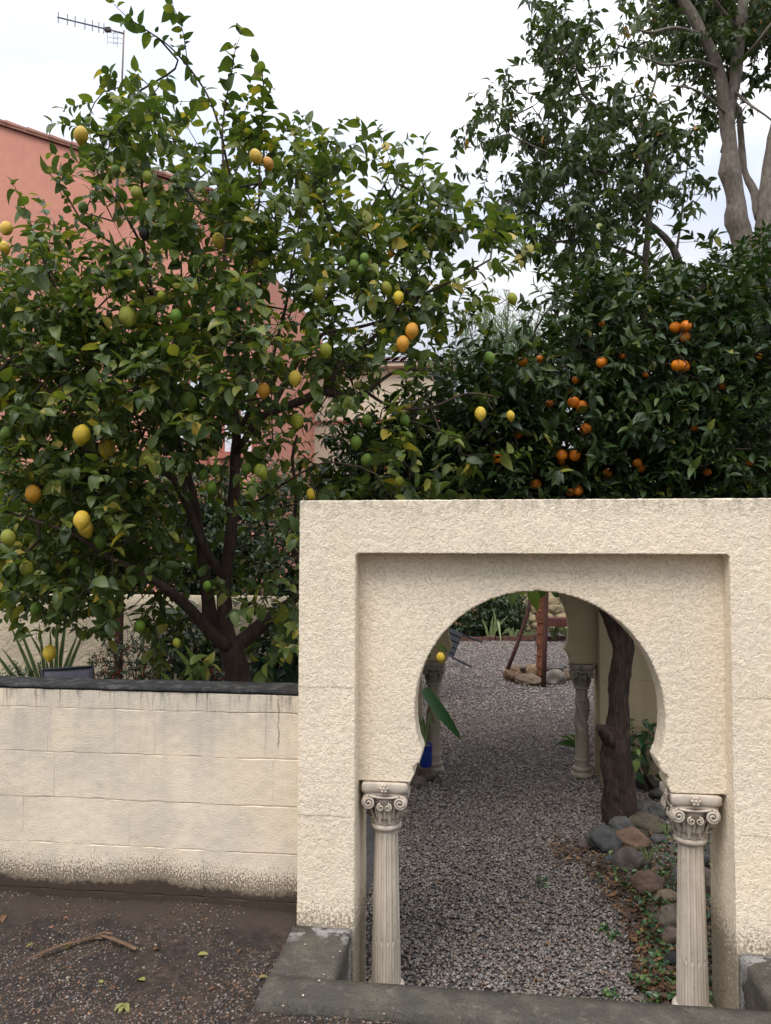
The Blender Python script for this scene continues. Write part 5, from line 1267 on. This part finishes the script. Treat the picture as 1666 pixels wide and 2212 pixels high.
link_bm(poly_prism([(xl, GZ), (v1[0], GZ), (v1[0], v1[1]), (xl, zl)], yp, yp+7), 'wall', M_PINK, ph_, False)
link_bm(poly_prism([(v1[0]+.003, GZ), (xr, GZ), (xr, zr), (v1[0]+.003, zr+.1)], yp+.05, yp+6), 'wall', M_PINK, ph_, False)
nt_ = 16
for i in range(nt_):                                             # verge tiles along the sloping edge
    t0 = (i)/nt_; t1 = (i+1.12)/nt_; xa = xl+(v1[0]+.12-xl)*t0; xb = xl+(v1[0]+.12-xl)*t1; za = zl+sl*(xa-xl); zb2 = zl+sl*(xb-xl); V = []; Fc = []
    for s, (x, z, r) in enumerate(((xa, za+.075, .085), (xb, zb2+.06, .07))):
        for k in range(9): th = PI*k/8; V.append((x, yp+.02-math.cos(th)*r, z+math.sin(th)*r-.01))
    Fc = [(k, k+1, 9+k+1, 9+k) for k in range(8)]; o = link('roof_tile', mesh_of('roof_tile', V, Fc, True), M_TILE, ph_); s = o.modifiers.new('s', 'SOLIDIFY'); s.thickness = .02
B = MB(); B.add([(xl, yp-.07, zl+.0), (v1[0]+.1, yp-.07, v1[1]+.0-.0), (v1[0]+.1, yp-.07, v1[1]+.055), (xl, yp-.07, zl+.055), (xl, yp+7, zl), (v1[0]+.1, yp+7, v1[1]), (v1[0]+.1, yp+7, v1[1]+.055), (xl, yp+7, zl+.055)], [(0,1,2,3),(4,7,6,5),(0,4,5,1),(3,2,6,7),(0,3,7,4),(1,5,6,2)]); B.link('roof', M_TILE, ph_)
def window(root, px0, py0, px1, py1, y, open_mid=True, trim=M_PINKTRIM):
    x0, z1 = W2(px0, py0, y); x1, z0 = W2(px1, py1, y); f = .05
    B = MB(); B.box((x0, y-.03, z0), (x1, y+.02, z1)); w = B.link('window', M_WHITE, root)
    B = MB(); B.box((x0-.12, y-.16, z0-.14), (x1+.12, y+.0, z0-.02)); s = B.mesh('sill'); s.materials.append(trim); so = bpy.data.objects.new('sill', s); COL.objects.link(so); so.parent = w
    n = 2
    for i in range(n):
        a = x0+(x1-x0)*(i/n)+f; b = x0+(x1-x0)*((i+1)/n)-f; B = MB(); B.box((a, y-.036, z0+f), (b, y-.031, z1-f)); me = B.mesh('shutter'); me.materials.append(M_WHITE2); q = bpy.data.objects.new('pane', me); COL.objects.link(q); q.parent = w
    B = MB()
    for a, b in ((x0-.09, x0), (x1, x1+.09), ((x0+x1)/2-.045, (x0+x1)/2+.045)): B.box((a, y-.05, z0), (b, y-.0, z1))
    me = B.mesh('jamb'); me.materials.append(trim); q = bpy.data.objects.new('frame', me); COL.objects.link(q); q.parent = w
M_WHITE2 = simple('pale_shutter', (.66, .69, .73), .5, .05)
window(ph_, 372, 820, 440, 992, yp-.0); window(ph_, 488, 838, 545, 975, yp+.05); window(ph_, 505, 612, 530, 704, yp+.05)
ch_ = empty('cream_house', tuple(np.array([*on_y(800, 900, 16)[:2], GZ])), 'pale cream house with a pink string course and clay roof tiles between the citrus trees', 'house')
yc = 16.0
a = W2(596, 788, yc); b = W2(965, 792, yc)
link_bm(poly_prism([(a[0], GZ), (b[0], GZ), (b[0], b[1]), (a[0], b[1])], yc, yc+6), 'wall', M_CREAMH, ch_, False)
c0 = W2(640, 916, yc); c1 = W2(965, 908, yc); B = MB(); B.box((a[0]-.03, yc-.05, c0[1]-.02), (b[0]+.02, yc-.003, c0[1]+.07)); B.link('string_course', M_PINKTRIM, ch_)
B = MB(); B.box((a[0]-.1, yc-.25, b[1]), (b[0]+.1, yc-.003, b[1]+.09)); B.link('cornice', M_CREAMH, ch_)
tme = None; px0 = W2(790, 780, yc)[0]
for r in range(4):
    x = px0
    while x < b[0]+.1:
        if tme is None:
            V = []; 
            for yy, rad in ((0, .1), (.5, .085)):
                for k in range(7): th = PI*k/6; V.append((-math.cos(th)*rad, yy, math.sin(th)*rad))
            tme = mesh_of('roof_tile', V, [(k, k+1, 7+k+1, 7+k) for k in range(6)], True); tme.materials.append(M_TILE2)
        o = bpy.data.objects.new('roof_tile', tme); COL.objects.link(o); o.parent = ch_
        o.matrix_basis = Matrix.Translation(Vector((x, yc-.28+r*.42, b[1]+.09+r*.11+(.02 if r else 0)))-ch_.location) @ Matrix.Rotation(.24, 4, 'X'); x += .20
B = MB(); B.add([(px0-.1, yc-.28, b[1]+.09), (b[0]+.15, yc-.28, b[1]+.09), (b[0]+.15, yc+1.5, b[1]+.55), (px0-.1, yc+1.5, b[1]+.55), (px0-.1, yc+1.5, b[1]+.05), (b[0]+.15, yc+1.5, b[1]+.05)], [(0,1,2,3),(3,2,5,4),(0,3,4),(1,5,2)]); B.link('roof', M_TILE2, ch_)
# upper block with chimney at its left
d0 = W2(585, 690, yc+1); d1 = W2(655, 690, yc+1)
B = MB(); B.box((d0[0], yc+.3, b[1]-.3), (d1[0], yc+3, d0[1])); B.link('upper_wall', M_CREAMH, ch_)
B = MB(); B.box((d0[0]-.1, yc+.2, d0[1]+.002), (d1[0]+.1, yc+3.1, d0[1]+.12)); B.link('upper_roof', M_TILE2, ch_)
g0 = W2(606, 640, yc); B = MB(); B.box((g0[0], yc+.5, d0[1]), (g0[0]+.16, yc+.66, g0[1]+.02)); B.link('chimney', simple('yellow_render', (.62, .47, .24), .8, .1), ch_)

ant = empty('tv_antenna', tuple(on_y(256, 345, yp-.12)), 'tall metal mast with a comb-shaped television antenna above the pink house', 'antenna')
M_ALU = simple('weathered_aluminium', (.22, .21, .20), .45, .15, 20, metal=.3); M_BLACK = simple('black_plastic', (.02, .02, .022), .5, .1)
ym = yp-.12; A = lambda px, py: on_y(px, py, ym)
B = MB(); B.tube([A(250,470), A(256,345), A(262,210)], .028, 10); B.link('mast', M_ALU, ant, True)
B = MB(); B.tube([A(262,225), A(268,66)], .018, 8); B.link('mast_top', simple('rusty_pipe', (.24, .17, .12), .7, .3), ant, True)
bo0, bo1 = at(124, 37, 13.2), at(268, 72, 13.9); B = MB(); B.tube([bo0, bo1], .014, 6); B.link('boom', M_ALU, ant, True)
for x in (126, 145, 161, 182, 198, 212, 223):
    t = (x-124)/144; c = bo0*(1-t)+bo1*t; B = MB(); B.tube([c-np.array([0, 0, .095]), c+np.array([0, 0, .095])], .010, 6); B.link('element', M_ALU, ant)
t = (232-124)/144; c = bo0*(1-t)+bo1*t; B = MB(); B.box((c[0]-.05, c[1]-.03, c[2]-.04), (c[0]+.05, c[1]+.03, c[2]+.03)); B.link('junction_box', M_BLACK, ant)
B = MB()
for dx in (0, .11):
    base_ = A(240+dx*120, 74); 
    for k in range(3): B.tube([base_+np.array([-.02, -.1, -.02-k*.1]), base_+np.array([.09, .1, .06-k*.1])], .005, 4)
    B.tube([base_+np.array([-.02, -.1, .0]), base_+np.array([-.02, -.1, -.26])], .005, 4); B.tube([base_+np.array([.09, .1, .06]), base_+np.array([.09, .1, -.2])], .005, 4)
B.link('reflector', M_ALU, ant)
